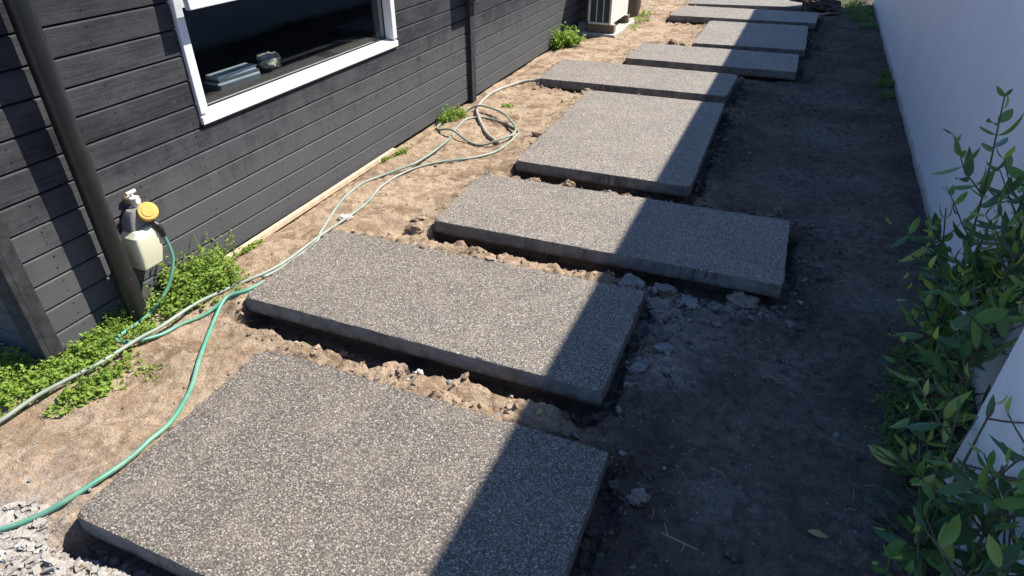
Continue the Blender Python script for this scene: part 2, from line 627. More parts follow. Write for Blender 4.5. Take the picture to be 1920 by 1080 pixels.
M['slat'] = m_simple('pale_blue_sheet', (.46, .52, .54), .35, var=.15, vscale=12)
M['slatdark'] = m_simple('slate_blue_sheet', (.09, .11, .12), .35, var=.15, vscale=12)
M['mossrock'] = m_simple('rough_pale_rock', (.45, .42, .34), .95, var=.35, vscale=35, bmp=.8, bscale=80, bdist=.006)

# ------------------------------------------------------------------ slab layout: front-left, back-left, back-right, front-right
SL = [
    [(-1.672, .628), (-1.690, 1.480), (-0.280, 1.480), (-0.262, .630)],
    [(-2.030, 1.730), (-2.042, 2.415), (-0.388, 2.468), (-0.378, 1.750)],
    [(-1.612, 2.710), (-1.628, 3.390), (0.170, 3.455), (0.182, 2.762)],
    [(-1.520, 3.665), (-1.550, 5.370), (-0.430, 5.435), (-0.400, 3.690)],
    [(-2.070, 5.540), (-2.100, 6.290), (-0.425, 6.370), (-0.445, 5.640)],
    [(-1.540, 6.570), (-1.535, 7.285), (0.050, 7.395), (0.060, 6.660)],
    [(-1.030, 7.490), (-1.050, 8.800), (0.090, 8.925), (0.100, 7.615)],
    [(-1.590, 8.950), (-1.520, 9.730), (0.185, 9.880), (0.172, 9.130)],
    [(-1.500, 9.900), (-1.520, 10.62), (-0.045, 10.80), (-0.043, 10.21)],
]


def lin(a, b, t):
    return a + (b - a) * t


def slab_fields(q, X, Y):
    fl, bl, br, fr = q
    tx = (X - fl[0]) / (fr[0] - fl[0])
    yf = lin(fl[1], fr[1], tx)
    yb = lin(bl[1], br[1], tx)
    ty = (Y - fl[1]) / (bl[1] - fl[1])
    xl = lin(fl[0], bl[0], np.clip(ty, 0, 1))
    xr = lin(fr[0], br[0], np.clip(ty, 0, 1))
    return yf, yb, xl, xr


def ground_fields(X, Y):
    X = np.asarray(X, float)
    Y = np.asarray(Y, float)
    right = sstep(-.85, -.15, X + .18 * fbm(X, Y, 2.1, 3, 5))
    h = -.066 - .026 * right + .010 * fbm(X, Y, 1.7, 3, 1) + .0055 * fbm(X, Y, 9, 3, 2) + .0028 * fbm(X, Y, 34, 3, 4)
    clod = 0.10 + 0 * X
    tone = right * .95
    tr = 0 * X
    bank = 0 * X
    flat = 0 * X
    for i, q in enumerate(SL):
        yf, yb, xl, xr = slab_fields(q, X, Y)
        wob = fbm(X, Y, 6, 3, 20 + i)
        wob2 = fbm(X, Y, 19, 3, 40 + i)
        inx = sstep(.035, -.02, xl - X + .03 * wob) * sstep(.05, -.02, X - xr + .03 * wob)
        # trench in front
        d = yf - Y
        wdt = .095 + .030 * wob + .020 * wob2
        if i == 0:
            wdt = wdt * .8
        if i >= 4:
            wdt = wdt * .9
        t_f = inx * sstep(wdt + .025, wdt - .03, d) * (d > -.07)
        # trench at right end
        iny = sstep(.06, -.02, yf - Y) * sstep(.05, -.02, Y - yb)
        dr = X - xr
        wr = .050 + .020 * wob + .016 * wob2
        t_r = iny * sstep(wr + .02, wr - .02, dr) * (dr > -.05)
        tr = np.maximum(tr, np.maximum(t_f, t_r * .75))
        # banked earth left and behind
        dl = xl - X
        b_l = iny * np.exp(-np.maximum(dl, 0) / .14) * (dl > -.1)
        db = Y - yb
        b_b = inx * np.exp(-np.maximum(db, 0) / .12) * (db > -.1)
        bank = np.maximum(bank, np.maximum(b_l, b_b * .9) * (.75 if i != 4 else .4))
        # disturbed soil round the slab
        dx = np.maximum(np.maximum(xl - X, X - xr), 0)
        dy = np.maximum(np.maximum(yf - Y, Y - yb), 0)
        dd = np.hypot(dx, dy)
        sidew = np.where(X > xr, 1.0, np.where(X < xl, .45, .9))
        clod = np.maximum(clod, np.exp(-dd / .13) * sidew)
        flat = np.maximum(flat, ((X > xl) & (X < xr) & (Y > yf) & (Y < yb)) * 1.0)
    h = h - .030 * sstep(-2.34, -2.43, X + .02 * fbm(X, Y, 5, 2, 33)) * (Y > 1.9)
    h = lerp_arr(h, -.022 + .3 * (h + .066), np.clip(bank, 0, 1) * .8)
    clod = np.clip(clod, 0, 1)
    bil = np.abs(fbm(X, Y, 13, 3, 60)) * .050 + np.abs(fbm(X, Y, 29, 3, 70)) * .034 - .030
    h = h + clod * bil
    h = lerp_arr(h, -.150 + .012 * fbm(X, Y, 22, 3, 80), np.clip(tr, 0, 1))
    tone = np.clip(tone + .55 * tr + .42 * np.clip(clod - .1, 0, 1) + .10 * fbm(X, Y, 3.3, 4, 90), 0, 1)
    # spilled slurry and crushed concrete
    cem = 0 * X
    for (cx, cy, r, s) in [(-.22, 2.08, .16, .8), (-.30, 2.40, .16, .7), (-.05, 2.62, .22, .55), (.12, 2.72, .14, .6), (-1.85, .42, .34, 1.0), (-1.6, .40, .3, 1.0),
                           (.45, 2.5, .25, .22), (.40, 1.95, .25, .2), (.1, 1.9, .25, .15), (-.9, 3.57, .25, .4), (.1, 3.6, .2, .35), (.3, 3.1, .25, .3), (.55, 1.55, .2, .3), (.25, 2.3, .2, .38), (.6, 2.9, .25, .35), (.45, 3.6, .3, .35), (.2, 4.2, .3, .3), (.6, 4.4, .3, .3), (.1, 1.5, .2, .28), (.35, 5.2, .4, .3), (.3, 6.2, .4, .25), (-.1, 2.3, .2, .5)]:
        cem = np.maximum(cem, s * np.exp(-((X - cx) ** 2 + (Y - cy) ** 2) / r ** 2 * 1.2))
    cem = np.clip(cem, 0, 1)
    # keep the sheet low under slabs
    h = np.where(flat > 0, np.minimum(h, -.082 - .07 * np.clip(tr, 0, 1)), np.minimum(h, .03))
    return h, np.clip(tone, 0, 1), cem, clod, flat


def lerp_arr(a, b, t):
    return a + (b - a) * t


HG = {}


def gz(x, y):
    xs, ys, h = HG['x'], HG['y'], HG['h']
    i = min(max(int(np.searchsorted(xs, x)) - 1, 0), len(xs) - 2)
    j = min(max(int(np.searchsorted(ys, y)) - 1, 0), len(ys) - 2)
    u = (x - xs[i]) / (xs[i + 1] - xs[i])
    v = (y - ys[j]) / (ys[j + 1] - ys[j])
    return float((h[i, j] * (1 - u) + h[i + 1, j] * u) * (1 - v) + (h[i, j + 1] * (1 - u) + h[i + 1, j + 1] * u) * v)


def build_ground():
    xs = np.concatenate([[-400, -120, -40, -14, -7, -5, -4, -3.4, -3.0], np.arange(-2.85, 1.0, .0115), [1.1, 1.4, 2, 4, 8, 20, 60, 150, 400]])
    ys = np.concatenate([[-400, -120, -40, -14, -6, -3, -1.5, -.7, -.2, .1], np.arange(.28, 3.6, .0115), np.arange(3.6, 6.2, .017), np.arange(6.2, 11.6, .032), [11.8, 12.4, 14, 18, 26, 50, 120, 400]])
    X, Y = np.meshgrid(xs, ys, indexing='ij')
    h, tone, cem, clod, flat = ground_fields(X, Y)
    HG.update(x=xs, y=ys, h=h)
    nx, ny = X.shape
    co = np.stack([X, Y, h], -1).reshape(-1, 3)
    idx = np.arange(nx * ny).reshape(nx, ny)
    f = np.stack([idx[:-1, :-1], idx[1:, :-1], idx[1:, 1:], idx[:-1, 1:]], -1).reshape(-1, 4)
    me = bpy.data.meshes.new('ground')
    me.vertices.add(len(co))
    me.vertices.foreach_set('co', co.ravel())
    me.loops.add(f.size)
    me.loops.foreach_set('vertex_index', f.ravel())
    me.polygons.add(len(f))
    me.polygons.foreach_set('loop_start', np.arange(0, f.size, 4))
    me.polygons.foreach_set('loop_total', np.full(len(f), 4))
    me.update(calc_edges=True)
    me.polygons.foreach_set('use_smooth', np.ones(len(f), bool))
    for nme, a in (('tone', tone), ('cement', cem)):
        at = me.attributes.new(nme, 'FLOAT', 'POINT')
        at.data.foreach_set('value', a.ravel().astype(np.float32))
    me.materials.append(M['soil'])
    o = bpy.data.objects.new('ground', me)
    COL.objects.link(o)
    o['kind'] = 'structure'
    o['label'] = 'bare earth ground, tan by the house and dark by the white wall'
    return o


build_ground()

# ------------------------------------------------------------------ concrete slabs
SLAB_LABELS = [
    'nearest exposed aggregate concrete slab, cut off by the bottom of the picture',
    'second nearest exposed aggregate slab, its left corner touching the green hoses',
    'third nearest exposed aggregate slab, reaching far right into the shade',
    'long exposed aggregate slab lying lengthwise beside the hose coil',
    'fifth nearest exposed aggregate slab, with the end of the pale hose at its left corner',
    'sixth nearest exposed aggregate slab, half in shade, beyond the hose end',
    'short broad exposed aggregate slab mostly in shade, seventh from the camera',
    'narrow exposed aggregate slab, second from the top of the picture',
    'farthest exposed aggregate slab, almost wholly sunlit at the top edge of the picture',
]


def build_slab(q, label, i):
    fl, bl, br, fr = [np.array(p) for p in q]
    c = (fl + bl + br + fr) / 4
    r2 = np.random.default_rng(100 + i)
    # outline with a slightly uneven, worn arris
    ring = []
    chip = []
    for a, b in ((fl, fr), (fr, br), (br, bl), (bl, fl)):
        L = np.linalg.norm(b - a)
        n = max(8, int(L / .042))
        nrm = np.array([(b - a)[1], -(b - a)[0]]) / L
        for k in range(n):
            p = a + (b - a) * k / n
            off = .0018 * float(vnoise(p[0], p[1], 9, i)) + .0009 * float(r2.normal()) if k else -.004
            ring.append(p + nrm * off)
            chip.append(float(r2.uniform(.003, .009)) if r2.uniform() < .07 else (float(r2.uniform(.006, .016)) if k == 0 and r2.uniform() < .6 else 0.0))
    ring = np.array(ring)
    n = len(ring)
    verts = []
    inset = [(.0, -.072), (.0, -.0040), (.0010, -.0014), (.0035, .0)]
    for ins, z in inset:
        for p, ch in zip(ring, chip):
            d = p - c
            # shrink towards the centre by the inset on both axes
            s = np.sign(d) * (ins + (ch if z > -.001 else (ch * .45 if z > -.005 else 0)))
            zz = z - (ch * .8 if -.01 < z < -.001 else 0)
            if z > -.05:
                zz += .0010 * float(vnoise(p[0], p[1], 25, 9 + i)) - (.0008 if z == 0 else 0)
            verts.append((p[0] - s[0] - c[0], p[1] - s[1] - c[1], zz))
    faces = []
    mi = []
    for k in range(len(inset) - 1):
        for j in range(n):
            j2 = (j + 1) % n
            faces.append((k * n + j, k * n + j2, (k + 1) * n + j2, (k + 1) * n + j))
            mi.append(1 if k == 0 else 0)
    faces.append(tuple(3 * n + j for j in range(n)))
    mi.append(0)
    faces.append(tuple(j for j in range(n - 1, -1, -1)))
    mi.append(1)
    o = link_mesh('concrete_slab', verts, faces, [M['agg'], M['side']], None, False, mi, (c[0], c[1], 0))
    o['slab_tone'] = [.40, .64, .82, 1.0, 1.0, 1.0, 1.0, 1.0, 1.0][i]  # per-slab tone: nearest slabs darker, farther ones at full colour
    return tag(o, label, 'slab', 'exposed aggregate slabs of the path')


for i, q in enumerate(SL):
    build_slab(q, SLAB_LABELS[i], i)

# ------------------------------------------------------------------ house
WX = -2.474                       # face of the cladding
house = thing('house', 'house clad in black horizontal boards with a white framed window', 'house', (WX, 1.12, -.07))
HL = house.location.copy()


def hpart(mb, name, mats, parent=None, smooth=False):
    """world coordinates into the house's frame"""
    for k in range(len(mb.v)):
        mb.v[k] = mb.v[k] - HL
    return mb.build(name, mats, parent or house, smooth)


PITCH = .10835
Z0 = -.0673
WIN = (2.146, 3.866, .592, 1.775)


def board(y0, y1, z, end_wall=False, top=None):
    z1 = z + PITCH - .0080 if top is None else top
    jx = rng.uniform(-.0008, .0008)
    prof = [(-.019, z), (-.0010, z), (0, z + .0010), (0, z1 - .0052), (-.0042, z1 - .0004), (-.019, z1 + .0006)]
    mb = MB()
    n = len(prof)
    vs = []
    for yy in (y0, y1):
        for (dx, zz) in prof:
            if end_wall:
                vs.append((yy, 1.124 - dx - jx, zz))
            else:
                vs.append((WX + dx + jx, yy, zz))
    fs = [(k, (k + 1) % n, n + (k + 1) % n, n + k) for k in range(n)]
    if not end_wall:
        fs = [tuple(reversed(f)) for f in fs]
    fs += [tuple(range(n)), tuple(range(2 * n - 1, n - 1, -1))]
    mb.add(vs, fs)
    o = hpart(mb, 'cladding_board', M['board'])
    return o


row = 0
z = Z0
while z < 2.26:
    zt = z + PITCH
    inwin = zt > WIN[2] + .01 and z < WIN[3] - .01
    g = .0006
    if inwin:
        board(1.178, WIN[0] - .004, z)
        board(WIN[1] + .004, 4.925, z)
    else:
        board(1.178, 4.925, z)
    cut = rng.choice([6.3, 7.4, 8.1, 9.2])
    board(5.005, cut - g, z)
    board(cut + g, 12.4, z)
    board(-5.6, WX - .022, z, True)
    z = zt
    row += 1

# solid wall behind the boards, round the window opening
core = MB()
cx0, cx1 = WX - .13, WX - .0205
core.box((cx0, 1.16, -.06), (cx1, WIN[0] + .02, 2.36))
core.box((cx0, WIN[1] - .02, -.06), (cx1, 12.4, 2.36))
core.box((cx0, WIN[0] + .0202, -.06), (cx1, WIN[1] - .0202, WIN[2] + .02))
core.box((cx0, WIN[0] + .0202, WIN[3] - .02), (cx1, WIN[1] - .0202, 2.36))
core.box((-5.6, 1.146, -.06), (cx0 - .001, 1.26, 2.36))
hpart(core, 'wall_core', M['core'])
base = MB()
base.box((-5.6, 1.20, -.40), (WX - .045, 12.4, -.0602))
hpart(base, 'foundation', M['core'])
room = MB()
room.box((-5.6, 1.262, .0), (-5.5, 12.4, 2.25))
room.box((-5.498, 6.4, .0), (cx0 - .001, 6.5, 2.25))
room.box((-5.6, 1.262, -.058), (cx0 - .001, 12.4, -.002))
room.box((-5.6, 1.262, 2.252), (cx0 - .001, 12.4, 2.32))
hpart(room, 'room_lining', M['room'])
roof = MB()
roof.box((-6.0, .90, 2.365), (WX + .18, 12.8, 2.46))
hpart(roof, 'roof', M['core'])

# corner trim: two boards lapped at the house corner
for lo, hi in (((WX - .02, 1.126, -.082), (WX + .024, 1.177, 2.36)), ((WX - .075, 1.104, -.086), (WX + .027, 1.1245, 2.36))):
    mb = MB().box(lo, hi, bev=.002)
    hpart(mb, 'corner_trim', M['trim'])
# cover batten
hpart(MB().box((WX - .018, 4.926, -.088), (WX + .034, 5.004, 2.36), bev=.002), 'cover_batten', M['trim'])

# window
win = bpy.data.objects.new('window', None)
COL.objects.link(win)
win.parent = house
win.location = Vector((WX, (WIN[0] + WIN[1]) / 2, WIN[2])) - HL
WL = Vector((WX, (WIN[0] + WIN[1]) / 2, WIN[2]))


def wpart(mb, name, mats, smooth=False):
    for k in range(len(mb.v)):
        mb.v[k] = mb.v[k] - WL
    return mb.build(name, mats, win, smooth)


fx0, fx1 = WX - .085, WX + .014
wpart(MB().box((fx0, WIN[0], WIN[2] + .0485), (fx1, WIN[0] + .046, WIN[3] - .0585), bev=.003), 'frame_jamb', M['frame'])
wpart(MB().box((fx0, WIN[1] - .046, WIN[2] + .0485), (fx1, WIN[1], WIN[3] - .0585), bev=.003), 'frame_jamb', M['frame'])
wpart(MB().box((fx0, WIN[0], WIN[3] - .058), (fx1 + .001, WIN[1], WIN[3]), bev=.003), 'frame_head', M['frame'])
# sloping bottom member
mb = MB()
sec = [(fx0, WIN[2]), (fx1 + .002, WIN[2]), (fx1 + .002, WIN[2] + .030), (fx1 - .004, WIN[2] + .035), (fx0 + .045, WIN[2] + .048), (fx0, WIN[2] + .048)]
vs = [(a, yy, b) for yy in (WIN[0] - .001, WIN[1] + .001) for a, b in sec]
n = len(sec)
mb.add(vs, [(k, n + k, n + (k + 1) % n, (k + 1) % n) for k in range(n)] + [tuple(range(n)), tuple(range(2 * n - 1, n - 1, -1))])
wpart(mb, 'frame_sill', M['frame'])
wpart(MB().box((fx0, WIN[0] + .0465, 1.085), (fx1 - .024, WIN[1] - .0465, 1.135), bev=.003), 'transom', M['frame'])
wpart(MB().box((WX - .018, WIN[0] - .0035, WIN[2] - .012), (WX + .010, WIN[1] + .0035, WIN[2] - .0015)), 'flashing', M['black'])
wpart(MB().box((WX - .060, WIN[0] + .040, WIN[2] + .040), (WX - .054, WIN[1] - .040, 1.09)), 'pane', M['glass'])
# black glazing bead round the fixed pane
bd = MB()
bd.box((WX - .053, WIN[0] + .0462, WIN[2] + .0484), (WX - .046, WIN[1] - .0462, WIN[2] + .056))
bd.box((WX - .053, WIN[0] + .0462, WIN[2] + .0562), (WX - .046, WIN[0] + .0525, 1.084))
bd.box((WX - .053, WIN[1] - .0525, WIN[2] + .0562), (WX - .046, WIN[1] - .0462, 1.084))
wpart(bd, 'glazing_bead', M['black'])
# awning sash, a hand's breadth open, hinged at the head
hinge = Vector((fx1, 0, WIN[3] - .01))
rot = Matrix.Translation(hinge) @ Matrix.Rotation(R(-4.2), 4, 'Y') @ Matrix.Translation(-hinge)
sash = MB()
sy0, sy1, sz0, sz1 = WIN[0] + .012, WIN[1] - .012, 1.088, WIN[3] - .012
sx0, sx1 = fx1 + .004, fx1 + .034
sash.box((sx0, sy0, sz0), (sx1, sy1, sz0 + .058), bev=.004, mat=rot)
sash.box((sx0, sy0, sz1 - .05), (sx1, sy1, sz1), bev=.004, mat=rot)
sash.box((sx0, sy0, sz0 + .0582), (sx1, sy0 + .05, sz1 - .0502), bev=.004, mat=rot)
sash.box((sx0, sy1 - .05, sz0 + .0582), (sx1, sy1, sz1 - .0502), bev=.004, mat=rot)
wpart(sash, 'sash', M['frame'])
wpart(MB().box((sx0 + .010, sy0 + .04, sz0 + .045), (sx0 + .016, sy1 - .04, sz1 - .04), mat=rot), 'sash_pane', M['glass'])
hpart(MB().box((WX - .30, WIN[0] - .06, WIN[2] + .040), (fx0 - .002, WIN[1] + .06, WIN[2] + .072), bev=.003), 'inner_sill', M['sill'])

nh = MB()
for yy in (1.30, 1.745, 2.10, 3.92, 4.38, 4.83, 5.3, 5.8, 6.2, 6.7, 7.2):
    zz = Z0 + .030
    while zz < 1.5:
        for dz in (0, .048):
            nh.tube([(WX - .002, yy + rng.uniform(-.008, .008), zz + dz), (WX + .0012, yy, zz + dz)], .0026, 6)
        zz += PITCH
for yy in (2.6, 3.05, 3.5):
    zz = Z0 + .030
    while zz < .55:
        for dz in (0, .048):
            nh.tube([(WX - .002, yy, zz + dz), (WX + .0012, yy, zz + dz)], .0026, 6)
        zz += PITCH
hpart(nh, 'nail_heads', M['core'])['kind'] = 'stuff'

# small cabinet added unseen past the batten, casts the shadow on the boards
blk = thing('wall_blocker', 'black cabinet added unseen above the cover batten to cast the shadow on the wall', 'blocker', (WX, 5.06, .96))
MB().box((.002, -.135, 0), (.24, .20, .50), bev=.006).build('case', M['black'], blk)
MB().box((.241, -.12, .02), (.250, .185, .48), bev=.003).build('front_face', M['black'], blk)

# ------------------------------------------------------------------ things on the sill inside
SZ = WIN[2] + .0725
bs = thing('sheet_pile', 'pile of thin pale blue slats on the sill behind the window glass', 'pile', (-2.632, 2.545, SZ), (0, 0, R(-4)))
zz = 0
for k in range(5):
    th = [.022, .010, .014, .008, .010][k]
    o = MB().box((-.055 + .004 * k, -.135 + rng.uniform(-.01, .01), zz), (.055 - .003 * k, .135 + rng.uniform(-.01, .01), zz + th), bev=.0015).build('slat', M['slatdark'] if k in (0, 2) else M['slat'], bs)
    o.rotation_euler[2] = R(rng.uniform(-3, 3))
    zz += th + .0006


def rock_mesh(rad, seed, sub=3, squash=(1, 1, 1), rough=.28, fine=.20):
    r2 = np.random.default_rng(seed)
    bm = bmesh.new()
    bmesh.ops.create_icosphere(bm, subdivisions=sub, radius=1)
    # a few cutting planes give facets, noise gives crumbly relief
    D = np.array([tuple(v.co.normalized()) for v in bm.verts])
    r = np.ones(len(D))
    for _ in range(9):
        nrm = r2.normal(size=3)
        nrm /= np.linalg.norm(nrm)
        k = r2.uniform(.62, .95)
        dd = D @ nrm
        r = np.where(dd > .05, np.minimum(r, k / np.maximum(dd, .05)), r)
    r = r * (1 + rough * vnoise(D[:, 0] + D[:, 2] * .7, D[:, 1] + D[:, 2] * .5, 2.2, seed % 50) + fine * vnoise(D[:, 0] + D[:, 2] * 1.3, D[:, 1] - D[:, 2] * .8, 6.5, seed % 31) + fine * .6 * vnoise(D[:, 0] - D[:, 2] * 1.1, D[:, 1] + D[:, 2] * .9, 14, seed % 23))
    C = D * np.array(squash) * (r * rad)[:, None]
    for v, c_ in zip(bm.verts, C):
        v.co = Vector(c_)
    return bm


rk = MB().bm(rock_mesh(.085, 5, 3, (.8, 1.25, .62))).build('rock', M['mossrock'], None, False, (-2.640, 2.845, SZ + .040))
rk.rotation_euler[2] = .2
tag(rk, 'rough pale rock on the sill behind the window glass', 'rock')

# ------------------------------------------------------------------ downpipe
dp = thing('downpipe', 'round black downpipe standing against the black boards', 'downpipe', (-2.400, 1.487, -.11))
c = MB()
prof = [(0, .040), (.20, .040), (.2002, .0435), (.262, .0435), (.2625, .040), (2.46, .040)]
prev = MB()
pts = []
rad = []
for zz_, r_ in prof:
    pts.append((0, 0, zz_))
    rad.append(r_)
o = MB().tube(pts, rad, 32).build('pipe', M['pipe'], dp)
auto_smooth(o, 30)
for zc in (1.62, 2.2):
    mb = MB().tube([(0, 0, zc), (0, 0, zc + .025)], .0428, 32)
    mb.box((-.074, -.014, zc + .001), (-.040, .014, zc + .024))
    mb.box((-.0735, -.05, zc), (-.071, .05, zc + .025))
    auto_smooth(mb.build('clip', M['pipe'], dp), 30)
wc = MB().tube([(0, 0, .0), (0, 0, .05)], .052, 28).build('ground_collar', M['tapwhite'], dp)
wc.location = (.012, .004, -.012)
auto_smooth(wc, 30)

# ------------------------------------------------------------------ tap
tp = thing('garden_tap', 'white garden tap on the black boards above the yellow dial', 'tap', (WX, 1.672, .420))
mb = MB().tube([(-.002, 0, 0), (.060, 0, 0)], .013, 14)
auto_smooth(mb.build('spout', M['tapwhite'], tp))
mb = MB().tube([(.040, 0, -.05), (.040, 0, -.02), (.040, 0, .012), (.040, 0, .016)], [.016, .018, .020, .012], 16)
auto_smooth(mb.build('body', M['tapwhite'], tp))
mb = MB().tube([(.034, 0, .010), (.030, 0, .030)], .006, 10)
mb.tube([(.026, -.018, .031), (.034, .020, .035)], [.008, .008], 10)
auto_smooth(mb.build('handle', M['tapwhite'], tp))
mb = MB().tube([(-.001, 0, 0), (.006, 0, 0)], .026, 18)
auto_smooth(mb.build('flange', M['brass'], tp))

# ------------------------------------------------------------------ tap timer
tm = thing('tap_timer', 'cream tap timer with a round yellow dial beside the downpipe', 'timer', (-2.415, 1.625, .14))


def loft(secs, n=24, pw=3.2):
    """superellipse sections: (cx, cy, z, rx, ry)"""
    vs = []
    for (cx, cy, zq, rx, ry) in secs:
        for k in range(n):
            a = 2 * math.pi * k / n
            ca, sa = math.cos(a), math.sin(a)
            vs.append((cx + rx * math.copysign(abs(ca) ** (2 / pw), ca), cy + ry * math.copysign(abs(sa) ** (2 / pw), sa), zq))
    fs = []
    for i in range(len(secs) - 1):
        for k in range(n):
            k2 = (k + 1) % n
            fs.append((i * n + k, i * n + k2, (i + 1) * n + k2, (i + 1) * n + k))
    fs.append(tuple(range(n - 1, -1, -1)))
    fs.append(tuple((len(secs) - 1) * n + k for k in range(n)))
    return vs, fs


vs, fs = loft([(-.004, -.006, .0, .040, .050), (-.003, -.005, .003, .044, .054), (.0, 0, .06, .050, .061), (.0, .004, .130, .054, .067), (.0, .005, .152, .052, .064), (-.004, .012, .172, .040, .048)], 32, 8)
auto_smooth(MB().add(vs, fs).build('body', M['cream'], tm), 35)
dn = Vector((.72, -.36, .55)).normalized()
dc = Vector((.040, .045, .238))
mb = MB().tube([dc - dn * .095, dc - dn * .07, dc - dn * .012], [.030, .036, .037], 28)
auto_smooth(mb.build('casing', M['greyplastic'], tm), 35)
mb = MB().tube([dc - dn * .012, dc + dn * .008, dc + dn * .012, dc + dn * .0125], [.040, .040, .036, .001], 36)
dial = auto_smooth(mb.build('dial', M['yellow'], tm), 35)
mb = MB().tube([dc + dn * .0122, dc + dn * .0145], [.026, .024], 28)
auto_smooth(mb.build('dial_cap', M['yellow'], dial), 35)
vs, fs = loft([(-.016, .008, .150, .034, .050), (-.014, .012, .205, .034, .046), (-.010, .020, .236, .030, .040), (-.008, .024, .252, .022, .030)], 24, 5)
auto_smooth(MB().add(vs, fs).build('back_plate', M['greyplastic'], tm), 40)
mb = MB().tube([(.034, .040, .205), (.046, .056, .175), (.047, .057, .172), (.054, .064, .145), (.0545, .0645, .143), (.056, .068, .115)], [.010, .013, .017, .017, .013, .013], 16)
auto_smooth(mb.build('hose_connector', M['black'], tm), 40)

# ------------------------------------------------------------------ hoses
HOSE = []


def hose(name, pts, r, m, label, lift=None, n=10):
    """pts: (x, y) on the ground or (x, y, z)"""
    P = []
    for p in pts:
        if len(p) == 2:
            zs = max(gz(p[0] + dx, p[1] + dy) for dx in (-.012, 0, .012) for dy in (-.012, 0, .012))
            P.append((p[0], p[1], zs + r * .8))
        else:
            P.append(p)
    P = spline(P, .018)
    # keep the tube above the soil
    Q = []
    for p in P:
        Q.append((p[0], p[1], max(p[2], gz(p[0], p[1]) + r * .55)))
    Z = np.array([q[2] for q in Q])
    for _ in range(6):
        Z[1:-1] = np.maximum((Z[:-2] + Z[1:-1] * 2 + Z[2:]) / 4, Z[1:-1] - .004)
    Q = [(q[0], q[1], zq) for q, zq in zip(Q, Z)]
    o = MB().tube(Q, r, n).build(name, m, None, True)
    HOSE.extend(Q[::2])
    return tag(o, label, 'hose', 'garden hoses')


hr = .0079
hose('garden_hose', [(-2.361, 1.692, .262), (-2.356, 1.697, .225), (-2.345, 1.690, .141), (-2.34, 1.635, .052), (-2.345, 1.57, -.005), (-2.355, 1.476, -.045), (-2.36, 1.391, -.052), (-2.345, 1.325, -.045), (-2.29, 1.315, -.04), (-2.245, 1.345, -.035), (-2.214, 1.424), (-2.197, 1.522), (-2.155, 1.618), (-2.13, 1.737), (-2.085, 1.80, -.07), (-2.06, 1.87, -.08)], hr, M['hose'],
     'green hose curving down from the tap timer into the weeds')
hose('garden_hose', [(-4.3, -.35, -.05), (-3.6, .0, -.05), (-3.0, .22, -.05), (-2.62, .42, -.05), (-2.45, .60), (-2.36, .73), (-2.315, .83, -.045), (-2.300, .957, -.032), (-2.266, 1.105, -.030), (-2.246, 1.182, -.028), (-2.236, 1.352, -.028), (-2.222, 1.444, -.030), (-2.224, 1.643, -.035), (-2.2, 1.782), (-2.15, 1.902), (-2.118, 2.009), (-2.10, 2.15), (-2.10, 2.33), (-2.125, 2.50),
                     (-2.135, 2.83), (-2.185, 3.083), (-2.166, 3.282), (-2.11, 3.436), (-2.025, 3.547), (-1.859, 3.678), (-1.768, 3.877), (-1.742, 4.075), (-1.752, 4.252), (-1.773, 4.319), (-1.903, 4.421), (-2.073, 4.494), (-2.195, 4.485), (-2.244, 4.381), (-2.229, 4.186), (-2.182, 4.016), (-2.132, 3.724, -.035), (-2.131, 3.472, -.03), (-2.168, 3.368, -.035), (-2.267, 3.212), (-2.311, 3.057), (-2.281, 2.792), (-2.142, 2.436), (-2.075, 2.30), (-2.07, 2.05), (-2.085, 1.92)], hr, M['hosegrey'],
     'faded grey green hose from the left edge through the weeds, looping by the long slab')
hose('garden_hose', [(-2.06, 1.90), (-2.085, 1.80, -.030), (-2.127, 1.727, -.026), (-2.084, 1.602), (-2.005, 1.47), (-1.925, 1.353), (-1.821, 1.209), (-1.745, 1.051), (-1.728, .94), (-1.728, .853), (-1.752, .698), (-1.80, .61), (-1.87, .528), (-2.0, .42), (-2.2, .30), (-2.6, .12, -.05), (-3.2, -.15, -.05), (-4.0, -.7, -.05)], hr + .001, M['hose'],
     'bright green hose running along the left edge of the nearest slab')
hose('garden_hose', [(-2.405, 4.50, -.05), (-2.381, 4.571), (-2.342, 4.641), (-2.269, 4.672, -.02), (-2.139, 4.641, -.02), (-1.974, 4.524, -.01), (-1.818, 4.347, -.02), (-1.766, 4.254, -.025), (-1.754, 4.148, -.025), (-1.798, 4.03, -.02), (-1.896, 3.964), (-2.02, 3.983), (-2.198, 4.073, -.02), (-2.342, 4.139), (-2.418, 4.255), (-2.43, 4.33)], .0078, M['hosegrey'],
     'thin olive hose loop coming out of the weed tuft at the wall')
hose('garden_hose', [(-1.813, 4.034), (-1.98, 4.202), (-2.164, 4.465), (-2.281, 4.68), (-2.34, 4.917), (-2.342, 5.156), (-2.267, 5.422), (-2.192, 5.55), (-2.085, 5.60, -.06)], .0135, M['hosebrown'],
     'thick pale dusty hose curving from the coil to the fifth slab')

# ------------------------------------------------------------------ timber strip along the wall
a = Vector((-2.425, 1.90, -.066))
b = Vector((-2.440, 3.66, -.070))
mb = MB().box((-.013, 0, -.014), (.013, (b - a).length, .014), bev=.002)
st = mb.build('timber_strip', M['timber'], None, False, a)
st.rotation_euler = (0, 0, math.atan2(-(b - a).x, (b - a).y))
tag(st, 'thin pale timber strip lying along the foot of the black wall', 'timber strip')

